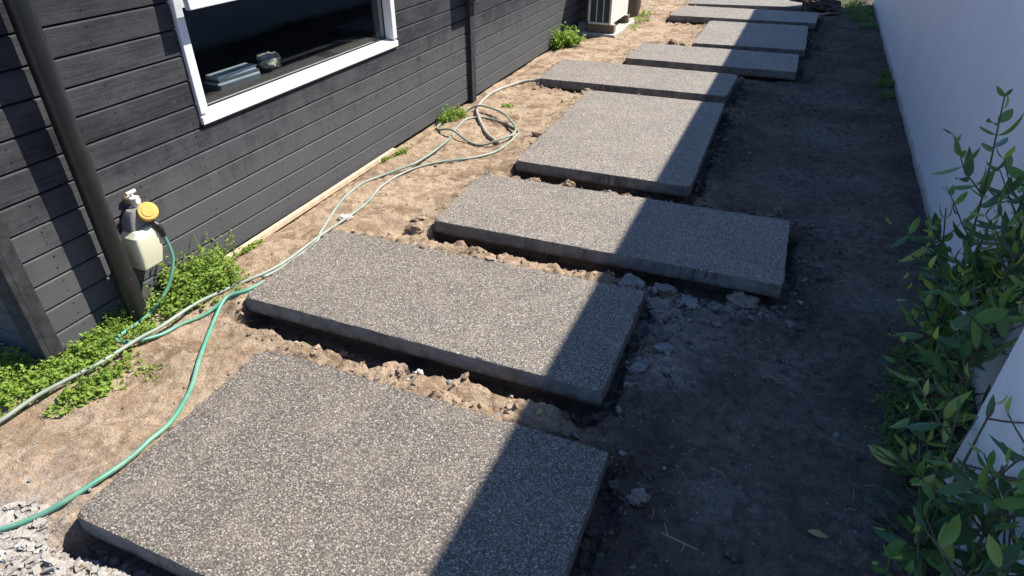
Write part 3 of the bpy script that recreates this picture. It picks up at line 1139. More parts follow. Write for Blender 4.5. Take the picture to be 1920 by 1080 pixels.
# ------------------------------------------------------------------ heat pump on its pad
PADZ = -.032
mb = MB().box((-2.43, 7.67, -.10), (-1.95, 8.75, PADZ), bev=.008)
tag(mb.build('concrete_pad', M['concrete'], None), 'dusty concrete pad under the heat pump unit', 'pad')
for k, (y0, y1, mtl, lb) in enumerate(((7.74, 7.83, 'brownwood', 'brown timber bearer under the near end of the heat pump'), (8.40, 8.49, 'brownwood', 'brown timber bearer under the far end of the heat pump'))):
    mb = MB().box((-2.31, y0, PADZ + .001), (-1.985, y1, .058), bev=.005)
    tag(mb.build('timber_bearer', M[mtl], None), lb, 'bearer', 'bearers under the heat pump')
mb = MB().box((-2.425, 7.76, PADZ + .001), (-2.318, 7.93, .050), bev=.006)
tag(mb.build('concrete_block', M['rubble'], None), 'grey concrete block between the heat pump and the wall', 'block')
ac = thing('heat_pump', 'cream heat pump outdoor unit beside the black wall, cut by the top edge', 'heat pump', (-2.16, 8.12, .060))
LX, LY, LZ = .135, .39, .78
sh = MB()
sh.box((LX - .012, -LY, .022), (LX, LY, LZ), bev=.004)            # front panel
sh.box((-LX, -LY + .0001, LZ + .0002), (LX, LY, LZ + .014), bev=.004)
sh.box((-LX, LY - .012, .022), (LX - .0125, LY - .0003, LZ), bev=.003)
sh.box((-LX, -LY + .0002, .022), (-LX + .010, LY - .0125, LZ))
sh.box((-LX, -LY, .0), (LX, LY, .0215), bev=.004)
sh.build('casing', M['acwhite'], ac)
MB().box((-LX + .011, -LY + .014, .022), (LX - .013, -LY + .03, LZ - .001)).build('coil', M['coil'], ac)
for xx in (-LX + .010, -.045, .035, LX - .022):
    MB().box((xx, -LY - .001, .0217), (xx + .009, -LY + .010, LZ - .0005), bev=.001).build('guard_bar', M['acwhite'], ac)
fan = MB()
for rr in (.08, .12, .16, .20, .24):
    fan.tube([(LX + .012, -.02 + rr * math.cos(t_ * math.pi / 18), .50 + rr * math.sin(t_ * math.pi / 18)) for t_ in range(37)], .003, 6, cap=False)
for k in range(8):
    an = k * math.pi / 4
    fan.tube([(LX + .012, -.02 + .05 * math.cos(an), .50 + .05 * math.sin(an)), (LX + .012, -.02 + .25 * math.cos(an), .50 + .25 * math.sin(an))], .003, 6)
fan.build('fan_guard', M['acwhite'], ac)
dk = MB().tube([(LX + .0005, -.02, .50), (LX + .002, -.02, .50)], .245, 36)
dk.build('fan_opening', M['coil'], ac)
for sy in (-1, 1):
    MB().box((-LX - .02, sy * .30 - .02, -.0008), (LX + .025, sy * .30 + .02, -.0002)).build('foot', M['acwhite'], ac)
ac.location.z = .060
mb = MB().tube([(0, 0, -.10), (0, 0, -.05), (0, 0, .04), (0, 0, .5), (0, 0, .56)], [.20, .215, .235, .245, .235], 36)
bl_ = auto_smooth(mb.build('water_barrel', M['barrel'], None, False, (-2.235, 9.10, 0)), 40)
tag(bl_, 'dark brown rounded barrel behind the heat pump', 'barrel')

# ------------------------------------------------------------------ white wall and post
mb = MB()
mb.box((.907, -2.5, -.30), (1.09, 11.45, 2.74), bev=.006)
ww = mb.build('white_wall', M['wallwhite'], None)
tag(ww, 'tall smooth white wall along the right side of the path', 'wall')
mb = MB()
mb.box((.716, 1.50, -.30), (.9065, 1.80, 2.70), bev=.008)
tag(mb.build('white_pier', M['wallwhite'], None), 'square white pier in front of the white wall, behind the shrub leaves', 'pier')

# ------------------------------------------------------------------ stones, clods and rubble
def lump(name, x, y, r, m, label, cat, seed, squash=(1, 1, .7), sub=3, group=None, sink=.3, rough=.28):
    bm = rock_mesh(r, seed, sub, squash, rough)
    o = MB().bm(bm).build(name, m, None, False, (x, y, max(gz(x, y), -.12) + r * squash[2] * (1 - sink)))
    o.rotation_euler[2] = seed * 1.7
    return tag(o, label, cat, group)


LUMPS = [
    ('stone', -2.14, 2.655, .030, 'stone', 'pale stone between the two hoses behind the second slab', 'stone'),
    ('stone', -1.690, 1.640, .028, 'stone', 'pale stone at the left end of the trench before the second slab', 'stone'),
    ('soil_clod', -1.215, 1.630, .050, 'clod', 'largest upright soil clod on the bank behind the nearest slab', 'clod'),
    ('soil_clod', -1.290, 1.620, .034, 'clod', 'brown soil clod left of the largest clod on the bank', 'clod'),
    ('stone', -1.085, 1.625, .038, 'stone', 'pointed pale stone on the bank right of the largest clod', 'stone'),
    ('soil_clod', -1.145, 1.61, .028, 'clod', 'small soil clod between the largest clod and the pointed stone', 'clod'),
    ('concrete_lump', -.470, 2.600, .060, 'rubble', 'pale flat concrete lump at the back right corner of the second slab', 'lump'),
    ('concrete_lump', -.345, 2.660, .075, 'rubble', 'biggest concrete lump before the shaded front of the third slab', 'lump'),
    ('concrete_lump', -.325, 2.500, .060, 'clodgrey', 'rounded grey lump beside the corner of the second slab', 'lump'),
    ('concrete_lump', -.255, 2.440, .055, 'clodgrey', 'grey lump next to the rounded one, farther from the second slab', 'lump'),
    ('concrete_lump', -.20, 2.600, .050, 'rubble', 'jagged lump in the shade before the third slab', 'lump'),
    ('concrete_lump', .02, 2.690, .080, 'clodgrey', 'broad grey lump in the shade near the right end of the third slab', 'lump'),
    ('concrete_lump', -.235, 2.20, .045, 'rubble', 'pale concrete lump right of the middle of the second slab', 'lump'),
    ('concrete_lump', -.30, 2.02, .032, 'rubble', 'small pale concrete lump near the slurry right of the second slab', 'lump'),
    ('stone', -.06, 2.47, .026, 'clodgrey', 'small grey stone in front of the broad grey lump', 'stone'),
    ('stone', .11, 3.72, .036, 'clodgrey', 'grey stone behind the right end of the third slab', 'stone'),
    ('stone', -.885, 3.585, .040, 'stone', 'whitish stone in the gap before the long slab', 'stone'),
    ('soil_clod', -.755, 3.595, .040, 'clod', 'brown clod right of the whitish stone before the long slab', 'clod'),
    ('soil_clod', -.62, 3.60, .050, 'clodgrey', 'grey clod at the shadow edge before the long slab', 'clod'),
    ('soil_clod', -1.12, 3.56, .040, 'clod', 'brown clod in the middle of the gap before the long slab', 'clod'),
    ('soil_clod', -1.36, 3.56, .036, 'clod', 'brown clod in the gap near the left corner of the long slab', 'clod'),
    ('soil_clod', -1.70, 2.66, .045, 'clod', 'brown clod at the left front corner of the third slab', 'clod'),
    ('soil_clod', -1.74, 2.78, .034, 'clod', 'brown clod beside the left edge of the third slab', 'clod'),
    ('soil_clod', -1.60, 4.28, .036, 'clod', 'brown clod beside the left edge of the long slab', 'clod'),
    ('soil_clod', -1.60, 5.45, .050, 'clod', 'brown clod at the back left corner of the long slab', 'clod'),
    ('stone', -.158, 1.395, .034, 'clodgrey', 'grey stone beside the right edge of the nearest slab', 'stone'),
    ('stone', .425, 1.945, .013, 'rubble', 'tiny pale stone on the dark soil left of the shrubs', 'stone'),
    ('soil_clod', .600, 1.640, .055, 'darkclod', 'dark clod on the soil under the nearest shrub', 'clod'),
    ('soil_clod', .145, 1.325, .036, 'darkclod', 'matted brown clod near the bottom edge of the picture', 'clod'),
    ('soil_clod', -1.15, 7.45, .050, 'clod', 'brown clod at the left corner of the short broad slab', 'clod'),
    ('soil_clod', -1.28, 7.62, .060, 'clod', 'larger brown clod left of the short broad slab', 'clod'),
    ('soil_clod', .22, 8.10, .060, 'darkclod', 'dark clod right of the short broad slab', 'clod'),
    ('concrete_lump', .16, 10.05, .07, 'rubble', 'pale lump right of the farthest slab', 'lump'),
    ('concrete_lump', .38, 10.4, .07, 'darkclod', 'dark lump on the soil beyond the narrow slab', 'lump'),
]
for k, (nme, x, y, r, mm, lb, ct) in enumerate(LUMPS):
    q = random.Random(k)
    lump(nme, x, y, r, M[mm], lb, ct, 300 + k, (q.uniform(.85, 1.25), q.uniform(.7, 1.1), q.uniform(.5, .75) * (.62 if nme == 'concrete_lump' else 1)), 3, None, .5, .42)


def ico():
    bm = bmesh.new()
    bmesh.ops.create_icosphere(bm, subdivisions=1, radius=1)
    bm.verts.index_update()
    v = np.array([tuple(a.co) for a in bm.verts])
    f = np.array([[a.index for a in b_.verts] for b_ in bm.faces])
    bm.free()
    return v, f


ICO = ico()


CUBE = (np.array([(x, y, z_) for x in (-.7, .7) for y in (-.7, .7) for z_ in (-.7, .7)], float), np.array([(0, 1, 3), (0, 3, 2), (4, 6, 7), (4, 7, 5), (0, 4, 5), (0, 5, 1), (2, 3, 7), (2, 7, 6), (0, 2, 6), (0, 6, 4), (1, 5, 7), (1, 7, 3)]))


def scatter(name, pts, sizes, mats, mis, label, cat, flat=.65, seed=1, base=None):
    r2 = np.random.default_rng(seed)
    n = len(pts)
    V0, F0 = base if base is not None else ICO
    nv, nf = len(V0), len(F0)
    an = r2.uniform(0, 2 * np.pi, n)
    J = 1 + r2.uniform(-.55, .35, (n, nv, 1))
    V = V0[None] * J
    V = V * (r2.uniform(.6, 1.25, (n, 1, 3)))
    V[:, :, 2] *= flat
    ca, sa = np.cos(an)[:, None], np.sin(an)[:, None]
    tl = r2.normal(0, .35, n)[:, None]
    x = V[:, :, 0] * ca - V[:, :, 1] * sa
    y = V[:, :, 0] * sa + V[:, :, 1] * ca
    zq = V[:, :, 2] + tl * x
    V = np.stack([x, y, zq], -1) * np.asarray(sizes)[:, None, None] + np.asarray(pts)[:, None, :]
    F = (F0[None] + (np.arange(n) * nv)[:, None, None]).reshape(-1, 3)
    me = bpy.data.meshes.new(name)
    me.vertices.add(n * nv)
    me.vertices.foreach_set('co', V.ravel())
    me.loops.add(F.size)
    me.loops.foreach_set('vertex_index', F.ravel())
    me.polygons.add(len(F))
    me.polygons.foreach_set('loop_start', np.arange(0, F.size, 3))
    me.polygons.foreach_set('loop_total', np.full(len(F), 3))
    me.polygons.foreach_set('material_index', np.repeat(np.asarray(mis), nf))
    for m in mats:
        me.materials.append(m)
    me.polygons.foreach_set('use_smooth', np.zeros(len(F), bool))
    me.update(calc_edges=True)
    o = bpy.data.objects.new(name, me)
    COL.objects.link(o)
    return tag(o, label, cat, kind='stuff')


# loose crumbs where the soil was dug over
def crumbs():
    r2 = np.random.default_rng(5)
    n = 230000
    X = r2.uniform(-2.45, .90, n)
    Y = .35 + (11.3 - .35) * r2.uniform(0, 1, n) ** 1.5
    h, tone, cem, clod, flat = ground_fields(X, Y)
    keep = (flat < .5) & (r2.uniform(0, 1, n) < np.where(clod > .2, .5 * clod ** 1.5, np.where(X > -.4, .026, .014)) * np.where(X > -.4, .8, .9))
    X, Y, h, tone, cem, clod = X[keep], Y[keep], h[keep], tone[keep], cem[keep], clod[keep]
    s = .0028 + (.007 + .020 * clod) * r2.uniform(0, 1, len(X)) ** 5.5 + .0012 * Y * r2.uniform(0, .6, len(X))
    u = r2.uniform(0, 1, len(X))
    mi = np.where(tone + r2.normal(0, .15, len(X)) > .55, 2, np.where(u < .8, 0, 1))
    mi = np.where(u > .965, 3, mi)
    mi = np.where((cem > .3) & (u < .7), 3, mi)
    scatter('soil_crumbs', np.stack([X, Y, h + s * .25], -1), s, [M['clod'], M['clodgrey'], M['darkclod'], M['rubble']], mi, 'loose crumbs of dug soil scattered round the slabs', 'soil', .75, 3)
    print('crumbs', len(X))


crumbs()


def gravel():
    r2 = np.random.default_rng(8)
    n = 26000
    X = r2.uniform(-2.15, -1.15, n)
    Y = r2.uniform(.30, .70, n)
    lim = .60 - .10 * np.abs(X + 1.75) + .06 * vnoise(X, Y, 7, 3)
    h, tone, cem, clod, flat = ground_fields(X, Y)
    keep = (flat < .5) & (Y < lim) & ((X + 1.7) ** 2 / .35 ** 2 + (Y - .35) ** 2 / .28 ** 2 < 1.3)
    X, Y, h = X[keep], Y[keep], h[keep]
    s = .0014 + .018 * r2.uniform(0, 1, len(X)) ** 12
    scatter('concrete_rubble', np.stack([X, Y, h + s * .15], -1), s, [M['chips'], M['stone']], (r2.uniform(0, 1, len(X)) > .98).astype(int), 'pale crushed concrete chips at the near corner of the nearest slab', 'rubble', .45, 4, CUBE)


gravel()

def rubble_bits():
    r2 = np.random.default_rng(19)
    P, S = [], []
    for (cx, cy, rx, ry, k) in ((-.33, 2.58, .09, .07, 260), (-.28, 2.38, .06, .14, 200), (-.05, 2.66, .16, .06, 240), (.24, 3.05, .05, .25, 110), (-.30, 1.98, .05, .14, 90), (-.95, 3.57, .35, .05, 200), (.12, 3.58, .22, .06, 90), (-.33, 4.6, .05, .5, 120), (-.18, 1.2, .05, .2, 60)):
        x = r2.normal(cx, rx, k)
        y = r2.normal(cy, ry, k)
        fl_ = ground_fields(x, y)[4]
        for xx, yy, f_ in zip(x, y, fl_):
            if f_ > .5:
                continue
            sz = .003 + .022 * r2.uniform() ** 6
            P.append((xx, yy, gz(xx, yy) + sz * .3))
            S.append(sz)
    mi_ = np.where(r2.uniform(0, 1, len(P)) < .16, 0, np.where(r2.uniform(0, 1, len(P)) < .4, 1, 2))
    scatter('rubble_bits', np.array(P), np.array(S), [M['rubble'], M['clodgrey'], M['darkclod']], mi_, 'broken bits of concrete and grey clods lying beside the slabs', 'rubble', .7, 9)


rubble_bits()

# ------------------------------------------------------------------ weeds
def leaf_shape(L, W, fold=.15, n=3, curl=.0):
    """a pointed leaf along +x, midrib folded, 2n quads or so"""
    vs = []
    fs = []
    for i in range(n + 1):
        t_ = i / n
        wd = W * (math.sin(math.pi * min(1, t_ * .96 + .02)) ** .85) * (1 - .25 * t_)
        if i == 0:
            wd = W * .10
        if i == n:
            wd = 0.0
        x = L * t_
        zc = -curl * L * t_ * t_
        vs += [(x, -wd / 2, zc + fold * wd), (x, 0, zc), (x, wd / 2, zc + fold * wd)]
    for i in range(n):
        b_ = i * 3
        fs += [(b_, b_ + 3, b_ + 4, b_ + 1), (b_ + 1, b_ + 4, b_ + 5, b_ + 2)]
    return np.array(vs), fs


def leaf_cloud(name, P, D, S, m, label, cat, base=None, stems=None, group=None, seed=0, L=1.0, W=.7, n=2, kind=None):
    """P positions, D direction vectors, S sizes: one mesh of small leaves plus thin stems"""
    V0, F0 = leaf_shape(L, W, .18, n, .25)
    mb_v = []
    mb_f = []
    r2 = np.random.default_rng(seed)
    for k in range(len(P)):
        d = Vector(D[k]).normalized()
        s = d.cross(Vector((0, 0, 1)))
        s = s.normalized() if s.length > 1e-4 else Vector((1, 0, 0))
        u = s.cross(d)
        rl = r2.normal(0, .5)
        s2 = s * math.cos(rl) + u * math.sin(rl)
        u2 = s2.cross(d)
        A = np.array([d, s2, u2])
        b_ = len(mb_v)
        mb_v.extend((V0 * S[k]) @ A + np.array(P[k]))
        mb_f.extend([tuple(b_ + i for i in f) for f in F0])
    root = thing(name, label, cat, base if base is not None else (0, 0, 0), group=group)
    bl = np.array(base if base is not None else (0, 0, 0))
    o = link_mesh('foliage', [tuple(np.array(v) - bl) for v in mb_v], mb_f, m, root)
    o['kind'] = 'stuff'
    if stems:
        mb = MB()
        for a_, b_ in stems[::2]:
            mb.tube([Vector(a_) - Vector(bl), Vector(b_) - Vector(bl)], .0011, 4, cap=False)
        mb.build('stems', M['grassy'], root)['kind'] = 'stuff'
    return root


def weed_patch(label, spots, n, hgt, leaf=.011, seed=1, m='weed', name='weed_patch', cat='weeds', W=.75, spread_up=.45):
    """spots: (x, y, radius, height scale)"""
    r2 = np.random.default_rng(seed)
    P, D, S, ST = [], [], [], []
    tot = sum(s[2] ** 2 for s in spots)
    for (cx, cy, rad_, hs) in spots:
        k = int(n * rad_ ** 2 / tot)
        for _ in range(max(3, k // 9)):
            rr = rad_ * math.sqrt(r2.uniform()) * (1 + .25 * r2.normal())
            an = r2.uniform(0, 2 * math.pi)
            x, y = cx + rr * math.cos(an), cy + rr * math.sin(an)
            if x < WX + .012 and y > 1.10:
                x = WX + .012 + r2.uniform(0, .05)
            g0 = gz(x, y)
            if HN is not None and seed in (21, 22, 24) and r2.uniform() < .93:
                q_ = HN[:, :2] - np.array([x - .012, y - .006])
                if (q_ ** 2).sum(1).min() < .030 ** 2:
                    continue
            hh = hgt * hs * r2.uniform(.35, 1.0) * max(.25, 1 - .6 * rr / rad_)
            lx, ly = r2.normal(0, hh * .45, 2)
            top = np.array([max(x + lx, WX + .012) if y > 1.1 else x + lx, y + ly, g0 + hh])
            bot = np.array([x, y, g0 - .004])
            ST.append((bot, top))
            for j in range(9):
                t_ = .25 + .75 * (j + r2.uniform()) / 9
                p = bot + (top - bot) * t_ + r2.normal(0, .005, 3)
                a2 = r2.uniform(0, 2 * math.pi)
                D.append((math.cos(a2), math.sin(a2), r2.normal(.25, spread_up)))
                P.append(p)
                S.append(leaf * r2.uniform(.6, 1.35))
    return leaf_cloud(name, P, D, S, M[m], label, cat, (spots[0][0], spots[0][1], gz(spots[0][0], spots[0][1])), ST, None, seed, 1.0, W, 2)


HN = np.array([q for q in HOSE if q[2] < 0.0])
weed_patch('bright green leafy weeds spreading round the foot of the corner trim', [(-2.36, 1.17, .13, .8), (-2.30, 1.06, .13, .7), (-2.24, 1.20, .11, .7), (-2.34, 1.32, .13, .9), (-2.42, 1.24, .09, 1.0), (-2.27, 1.40, .09, .7), (-2.18, 1.10, .08, .5), (-2.21, 1.00, .07, .4)], 4600, .115, .0165, 21)
weed_patch('bright green weeds at the left edge of the picture by the hose', [(-2.50, .98, .14, .9), (-2.42, .90, .12, .8), (-2.60, .90, .13, .9), (-2.40, 1.04, .09, .7)], 2700, .105, .0165, 22)
weed_patch('dark green weeds in the shade round the house corner', [(-2.75, 1.00, .16, 1.0), (-2.95, 1.0, .16, 1.0), (-2.62, 1.05, .08, .9)], 2200, .11, .017, 23)
weed_patch('tall bright green weeds behind the tap timer', [(-2.40, 1.72, .10, 1.15), (-2.35, 1.84, .12, 1.2), (-2.40, 1.93, .09, 1.25), (-2.27, 1.76, .11, .65), (-2.30, 1.62, .10, .7), (-2.20, 1.82, .07, .4), (-2.36, 1.55, .07, .8)], 4600, .19, .0175, 24)
weed_patch('dark weeds in the shadow behind the downpipe foot', [(-2.44, 1.42, .06, 1.0), (-2.43, 1.36, .05, .8)], 900, .11, .012, 25)
weed_patch('small weed clump beside the timber strip near the second slab', [(-2.415, 2.16, .05, 1.0), (-2.40, 2.23, .04, .8)], 330, .05, .016, 26)
weed_patch('tiny weed at the far end of the timber strip', [(-2.43, 3.50, .035, 1.0)], 160, .04, .018, 27)
weed_patch('tiny weed between the wall and the hoses', [(-2.355, 3.62, .045, 1.0)], 200, .05, .018, 28)
weed_patch('flat tiny weed on bare soil left of the nearest slab', [(-2.07, 1.245, .05, .6)], 130, .025, .011, 29)
weed_patch('yellow green weed tuft at the wall where the thin hose loops', [(-2.40, 4.43, .095, 1.0), (-2.37, 4.50, .07, .9)], 1500, .15, .020, 30, W=.45, spread_up=.8)
weed_patch('large leafy weed plant against the wall before the heat pump', [(-2.385, 7.10, .15, 1.0), (-2.33, 7.2, .12, .8)], 1000, .30, .045, 31, W=.5, spread_up=.6)
weed_patch('tiny weed inside the curve of the thick dusty hose', [(-2.10, 4.86, .05, .8)], 140, .03, .018, 32)
weed_patch('thin yellowish weeds beside the concrete pad', [(-1.90, 8.25, .10, .8), (-1.90, 8.75, .13, .9), (-1.92, 9.2, .12, .9)], 700, .11, .026, 33, W=.4)
weed_patch('low dark weeds at the foot of the white wall in the distance', [(.83, 6.85, .09, 1.0), (.85, 7.2, .08, .9), (.84, 6.5, .07, .7)], 1100, .10, .022, 34, 'grassy', W=.35, spread_up=.9)
weed_patch('green weeds along the white wall at the top of the picture', [(.70, 10.6, .2, 1.0), (.72, 10.1, .15, .9), (.78, 9.6, .13, .7), (.66, 11.1, .22, 1.0)], 1900, .16, .032, 35, 'grassy', W=.35, spread_up=.9)
weed_patch('low dark green weeds on the soil left of the shrubs', [(.62, 2.03, .08, .8), (.62, 2.18, .07, .7), (.68, 2.35, .08, .9), (.69, 2.52, .07, .9), (.59, 1.92, .06, .6), (.72, 2.2, .1, 1.0)], 2400, .07, .015, 36, 'grassy', W=.4, spread_up=.8)
weed_patch('sparse weeds at the white wall foot behind the shrubs', [(.84, 3.15, .06, .8), (.84, 3.5, .05, .6), (.82, 2.9, .07, .8)], 420, .08, .016, 37, 'grassy', W=.4, spread_up=.8)

# ------------------------------------------------------------------ shrubs along the white wall
LEAFM = []
for nm, L_, W_, fo, cu in (('leaf_a', 1, .40, .20, .28), ('leaf_b', 1, .46, .10, .02), ('leaf_c', 1, .34, .30, .55)):
    v_, f_ = leaf_shape(L_, W_, fo, 6, cu)
    # short stalk is the first narrow segment
    for mk in ('shrub1', 'shrub2', 'shrub3'):
        me = bpy.data.meshes.new('leaf')
        me.from_pydata([tuple(q) for q in v_], [], f_)
        me.materials.append(M[mk])
        me.polygons.foreach_set('use_smooth', [True] * len(me.polygons))
        LEAFM.append(me)


def shrub(label, base, stems, seed, leaf=.075, young=.25, side=6, sidelen=.2, start=.15, maxn=300):
    r2 = random.Random(seed)
    root = thing('shrub', label, 'shrub', base, group='shrubs along the white wall')
    B = Vector(base)
    paths = []
    for s in stems:
        p = [Vector(q) for q in spline(s, .042)]
        paths.append((p, .0055, True))
        for k in range(side):
            i = int(len(p) * r2.uniform(.22, .95))
            i = min(i, len(p) - 2)
            an = r2.uniform(0, 2 * math.pi)
            d = Vector((math.cos(an) * .8 - .25, math.sin(an) * .8, r2.uniform(.25, .9))).normalized()
            L = sidelen * r2.uniform(.5, 1.2)
            q = [p[i]]
            for j in range(max(4, int(L / .03))):
                d = (d + Vector((0, 0, .06)) + Vector([r2.gauss(0, .09) for _ in range(3)])).normalized()
                nx = q[-1] + d * .042
                if nx.x > .885:
                    nx.x = .885
                q.append(nx)
            paths.append((q, .0028, False))
    count = 0
    for p, r0, main in paths:
        mb = MB().tube([q - B for q in p], [r0 * (1 - .75 * i / len(p)) + .0006 for i in range(len(p))], 6)
        mb.build('stem', M['stem'], root, True)
    leaves = []
    for p, r0, main in paths:
        L = len(p)
        az = r2.uniform(0, 3)
        for i in range(1, L):
            t_ = i / (L - 1)
            if main and t_ < start:
                continue
            if not main and t_ < .12:
                continue
            if r2.random() < .12:
                continue
            ax = (p[i] - p[i - 1]).normalized()
            az += 1.57 + r2.gauss(0, .25)
            e1 = ax.orthogonal().normalized()
            e2 = ax.cross(e1)
            tip = i >= L - 2
            for sgn in (0, math.pi):
                if r2.random() < .1:
                    continue
                o_ = e1 * math.cos(az + sgn) + e2 * math.sin(az + sgn)
                up = 1.1 if tip else r2.uniform(.15, .7)
                d = (o_ + ax * up + Vector((0, 0, -.12))).normalized()
                sz = leaf * r2.uniform(.65, 1.2) * (.62 if tip else 1) * (1.0 - .25 * t_)
                yng = r2.random() < (young * (1.8 if t_ > .75 else .55))
                leaves.append((p[i], d, sz, yng, t_))
    r2.shuffle(leaves)
    leaves = leaves[:int(maxn)]
    for (pp, d, sz, yng, t_) in leaves:
        if (pp + d * sz).x > .90:
            d = Vector((-abs(d.x), d.y, d.z))
        if pp.y > 1.45 and pp.y < 1.86 and (pp + d * sz).x > .712 and (pp + d * sz).y > 1.49 and (pp + d * sz).y < 1.81:
            d = Vector((-abs(d.x) - .2, d.y, d.z)).normalized()
        mi_ = 2 if yng else (1 if r2.random() < .38 + .25 * t_ else 0)
        me = LEAFM[r2.randrange(3) * 3 + mi_]
        o = bpy.data.objects.new('leaf', me)
        COL.objects.link(o)
        o.parent = root
        s_ = d.cross(Vector((0, 0, 1)))
        s_ = s_.normalized() if s_.length > 1e-3 else Vector((1, 0, 0))
        u_ = s_.cross(d)
        ro = r2.gauss(0, .35)
        s2 = s_ * math.cos(ro) + u_ * math.sin(ro)
        u2 = d.cross(s2) * -1
        if u2.z < 0:
            s2, u2 = -s2, -u2
        rot_ = Matrix((d, s2, d.cross(s2))).transposed()
        o.matrix_local = Matrix.Translation(pp - B) @ rot_.to_4x4() @ Matrix.Scale(sz, 4)
        count += 1
    return count


n_l = 0
n_l += shrub('tallest shrub with a bare shoot rising against the white wall', (.79, 2.64, gz(.79, 2.64)),
             [[(.79, 2.64, -.10), (.77, 2.62, .25), (.74, 2.64, .60), (.685, 2.65, .95)], [(.79, 2.64, -.10), (.75, 2.70, .15), (.70, 2.72, .36), (.67, 2.74, .49)], [(.79, 2.64, -.1), (.74, 2.46, .15), (.71, 2.36, .42)], [(.79, 2.62, -.1), (.77, 2.55, .25), (.75, 2.48, .58)]], 41, .108, .22, 6, .17, .22, 230)
n_l += shrub('dense shrub pressed against the white wall at the right edge', (.84, 2.46, gz(.84, 2.46)),
             [[(.84, 2.46, -.10), (.83, 2.45, .3), (.82, 2.45, .76)], [(.84, 2.46, -.1), (.82, 2.38, .25), (.80, 2.30, .60)], [(.84, 2.46, -.1), (.84, 2.44, .3), (.85, 2.36, .70)], [(.84, 2.46, -.1), (.83, 2.5, .3), (.82, 2.52, .68)], [(.84, 2.46, -.1), (.84, 2.30, .25), (.85, 2.18, .62)]], 48, .104, .22, 7, .15, .2, 240)
n_l += shrub('bushy middle shrub in front of the white wall beside the pier', (.74, 2.12, gz(.74, 2.12)),
             [[(.74, 2.12, -.10), (.74, 2.10, .20), (.75, 2.05, .55)], [(.74, 2.12, -.10), (.69, 2.10, .15), (.66, 2.05, .30)], [(.74, 2.10, -.1), (.72, 2.02, .2), (.69, 1.92, .50)], [(.74, 2.14, -.1), (.76, 2.2, .2), (.78, 2.24, .58)], [(.74, 2.1, -.1), (.70, 2.2, .1), (.68, 2.28, .22)], [(.74, 2.1, -.1), (.72, 1.96, .12), (.68, 1.86, .34)]], 42, .108, .25, 7, .15, .18, 150)
n_l += shrub('shrub in front of the pier at the right edge of the picture', (.66, 1.54, gz(.66, 1.54)),
             [[(.66, 1.54, -.10), (.66, 1.50, .12), (.68, 1.44, .40)], [(.66, 1.54, -.10), (.62, 1.57, .06), (.58, 1.60, .20)], [(.66, 1.54, -.1), (.65, 1.64, .12), (.64, 1.72, .32)], [(.66, 1.54, -.1), (.62, 1.46, .02), (.60, 1.42, .12)], [(.66, 1.54, -.1), (.66, 1.58, .15), (.67, 1.62, .44)]], 43, .106, .25, 6, .10, .10, 85)
n_l += shrub('leafy shrub rising across the near face of the white pier', (.74, 1.42, gz(.74, 1.42)),
             [[(.74, 1.42, -.1), (.77, 1.42, .12), (.80, 1.40, .36)], [(.74, 1.42, -.1), (.74, 1.44, .15), (.76, 1.42, .50)], [(.74, 1.42, -.1), (.80, 1.44, .08), (.84, 1.44, .24)], [(.74, 1.42, -.1), (.76, 1.36, .06), (.78, 1.32, .24)], [(.74, 1.42, -.1), (.71, 1.42, .12), (.69, 1.40, .36)]], 47, .106, .25, 6, .12, .10, 95)
n_l += shrub('small low shrub with pale new leaves left of the middle shrub', (.64, 1.84, gz(.64, 1.84)),
             [[(.64, 1.84, -.10), (.62, 1.85, .05), (.60, 1.86, .18)], [(.64, 1.84, -.10), (.66, 1.88, .1), (.68, 1.90, .30)], [(.64, 1.84, -.1), (.61, 1.78, .02), (.58, 1.76, .10)]], 44, .104, .4, 4, .08, .10, 42)
n_l += shrub('nearest shrub at the lower right corner of the picture', (.66, 1.30, gz(.66, 1.30)),
             [[(.66, 1.30, -.10), (.65, 1.28, .05), (.64, 1.25, .22)], [(.66, 1.30, -.10), (.61, 1.36, .0), (.58, 1.42, .10)], [(.66, 1.3, -.1), (.70, 1.28, .06), (.74, 1.26, .22)], [(.66, 1.3, -.1), (.74, 1.38, .0), (.80, 1.42, .10)]], 46, .106, .2, 5, .08, .10, 60)
n_l += shrub('single thin seedling with yellow green leaves on the dark soil', (.735, 2.60, gz(.735, 2.60)), [[(.735, 2.60, -.10), (.70, 2.80, -.03), (.675, 2.93, .06)]], 45, .065, .9, 0, .1, .45)
print('leaves', n_l)

# ------------------------------------------------------------------ heap added at the far end, its shaded side stands for a dark pit
bm = rock_mesh(.30, 611, 4, (1.15, .75, .62), .30, .16)
hp = MB().bm(bm).build('pit_shade_heap', M['darkclod'], None, False, (.16, 10.78, -.06))
tag(hp, 'dark heap added in place of the shaded pit right of the farthest slab', 'heap')
sk = MB().tube([(.02, 10.26, gz(.02, 10.26) + .02), (.12, 10.22, gz(.12, 10.22) + .025), (.24, 10.27, gz(.24, 10.27) + .025), (.36, 10.42, gz(.36, 10.42) + .03)], [.012, .014, .013, .009], 8)
tag(auto_smooth(sk.build('dry_stick', M['straw'], None)), 'pale crooked stick lying before the dark heap at the far end', 'stick')

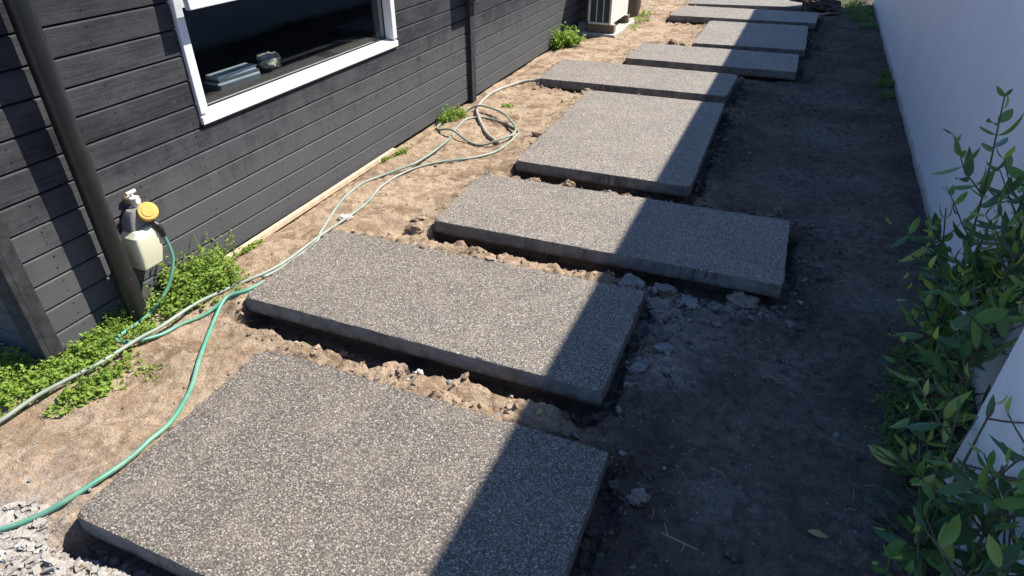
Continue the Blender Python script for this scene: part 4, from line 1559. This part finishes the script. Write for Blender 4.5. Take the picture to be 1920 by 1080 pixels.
# ------------------------------------------------------------------ litter
def litter_leaf(x, y, L, ang, tilt, label):
    v_, f_ = leaf_shape(L, L * .42, .14, 6, .12)
    vs2 = [(a, b_, c_) for a, b_, c_ in v_] + [(a, b_, c_ - .0006) for a, b_, c_ in v_]
    nn = len(v_)
    fs2 = list(f_) + [tuple(nn + i for i in reversed(f)) for f in f_]
    o = link_mesh('fallen_leaf', vs2, fs2, M['deadleaf'], None, True, None, (x, y, gz(x, y) + .012))
    o.rotation_euler = (tilt, .08, ang)
    return tag(o, label, 'leaf', 'fallen leaves')


litter_leaf(.345, 1.485, .062, R(8), .1, 'dry tan leaf lying alone on the dark soil at lower right')
litter_leaf(-.575, 1.585, .050, R(80), .6, 'dry leaf standing at the back edge of the nearest slab')
tw = MB()
p0 = Vector((-.06, 1.29, gz(-.06, 1.29) + .012))
tw.tube([p0, p0 + Vector((.05, -.012, .006)), p0 + Vector((.11, -.020, .004))], [.0018, .0016, .001], 6)
tw.tube([p0 + Vector((.02, -.005, .003)), p0 + Vector((.0, .03, .012))], [.0014, .0008], 6)
tw.tube([p0 + Vector((.07, -.014, .005)), p0 + Vector((.066, -.045, .004))], [.0014, .0008], 6)
tag(tw.build('twig', M['straw'], None), 'small forked pale twig on the dark soil near the bottom edge', 'twig')


def straw():
    r2 = np.random.default_rng(77)
    mb = MB()
    n = 0
    while n < 260:
        x = r2.uniform(-2.4, .85)
        y = .45 + 6.5 * r2.uniform() ** 1.6
        h, t_, c_, cl, fl_ = [float(a[0]) for a in ground_fields(np.array([x]), np.array([y]))]
        if fl_ > .5:
            continue
        if x < -.4 and r2.uniform() < .35:
            continue
        an = r2.uniform(0, 6.28)
        L = r2.uniform(.015, .06)
        k = r2.normal(0, .3)
        d1 = Vector((math.cos(an), math.sin(an), r2.normal(.05, .12)))
        d2 = Vector((math.cos(an + k), math.sin(an + k), r2.normal(.0, .15)))
        a_ = Vector((x, y, h + .003))
        mb.tube([a_, a_ + d1 * L * .5, a_ + d1 * L * .5 + d2 * L * .5], [.0008, .0009, .0005], 4, cap=False)
        n += 1
    o = mb.build('root_fibres', M['straw'], None)
    tag(o, 'fine dry roots and straw scattered over the bare soil', 'straw', kind='stuff')


straw()
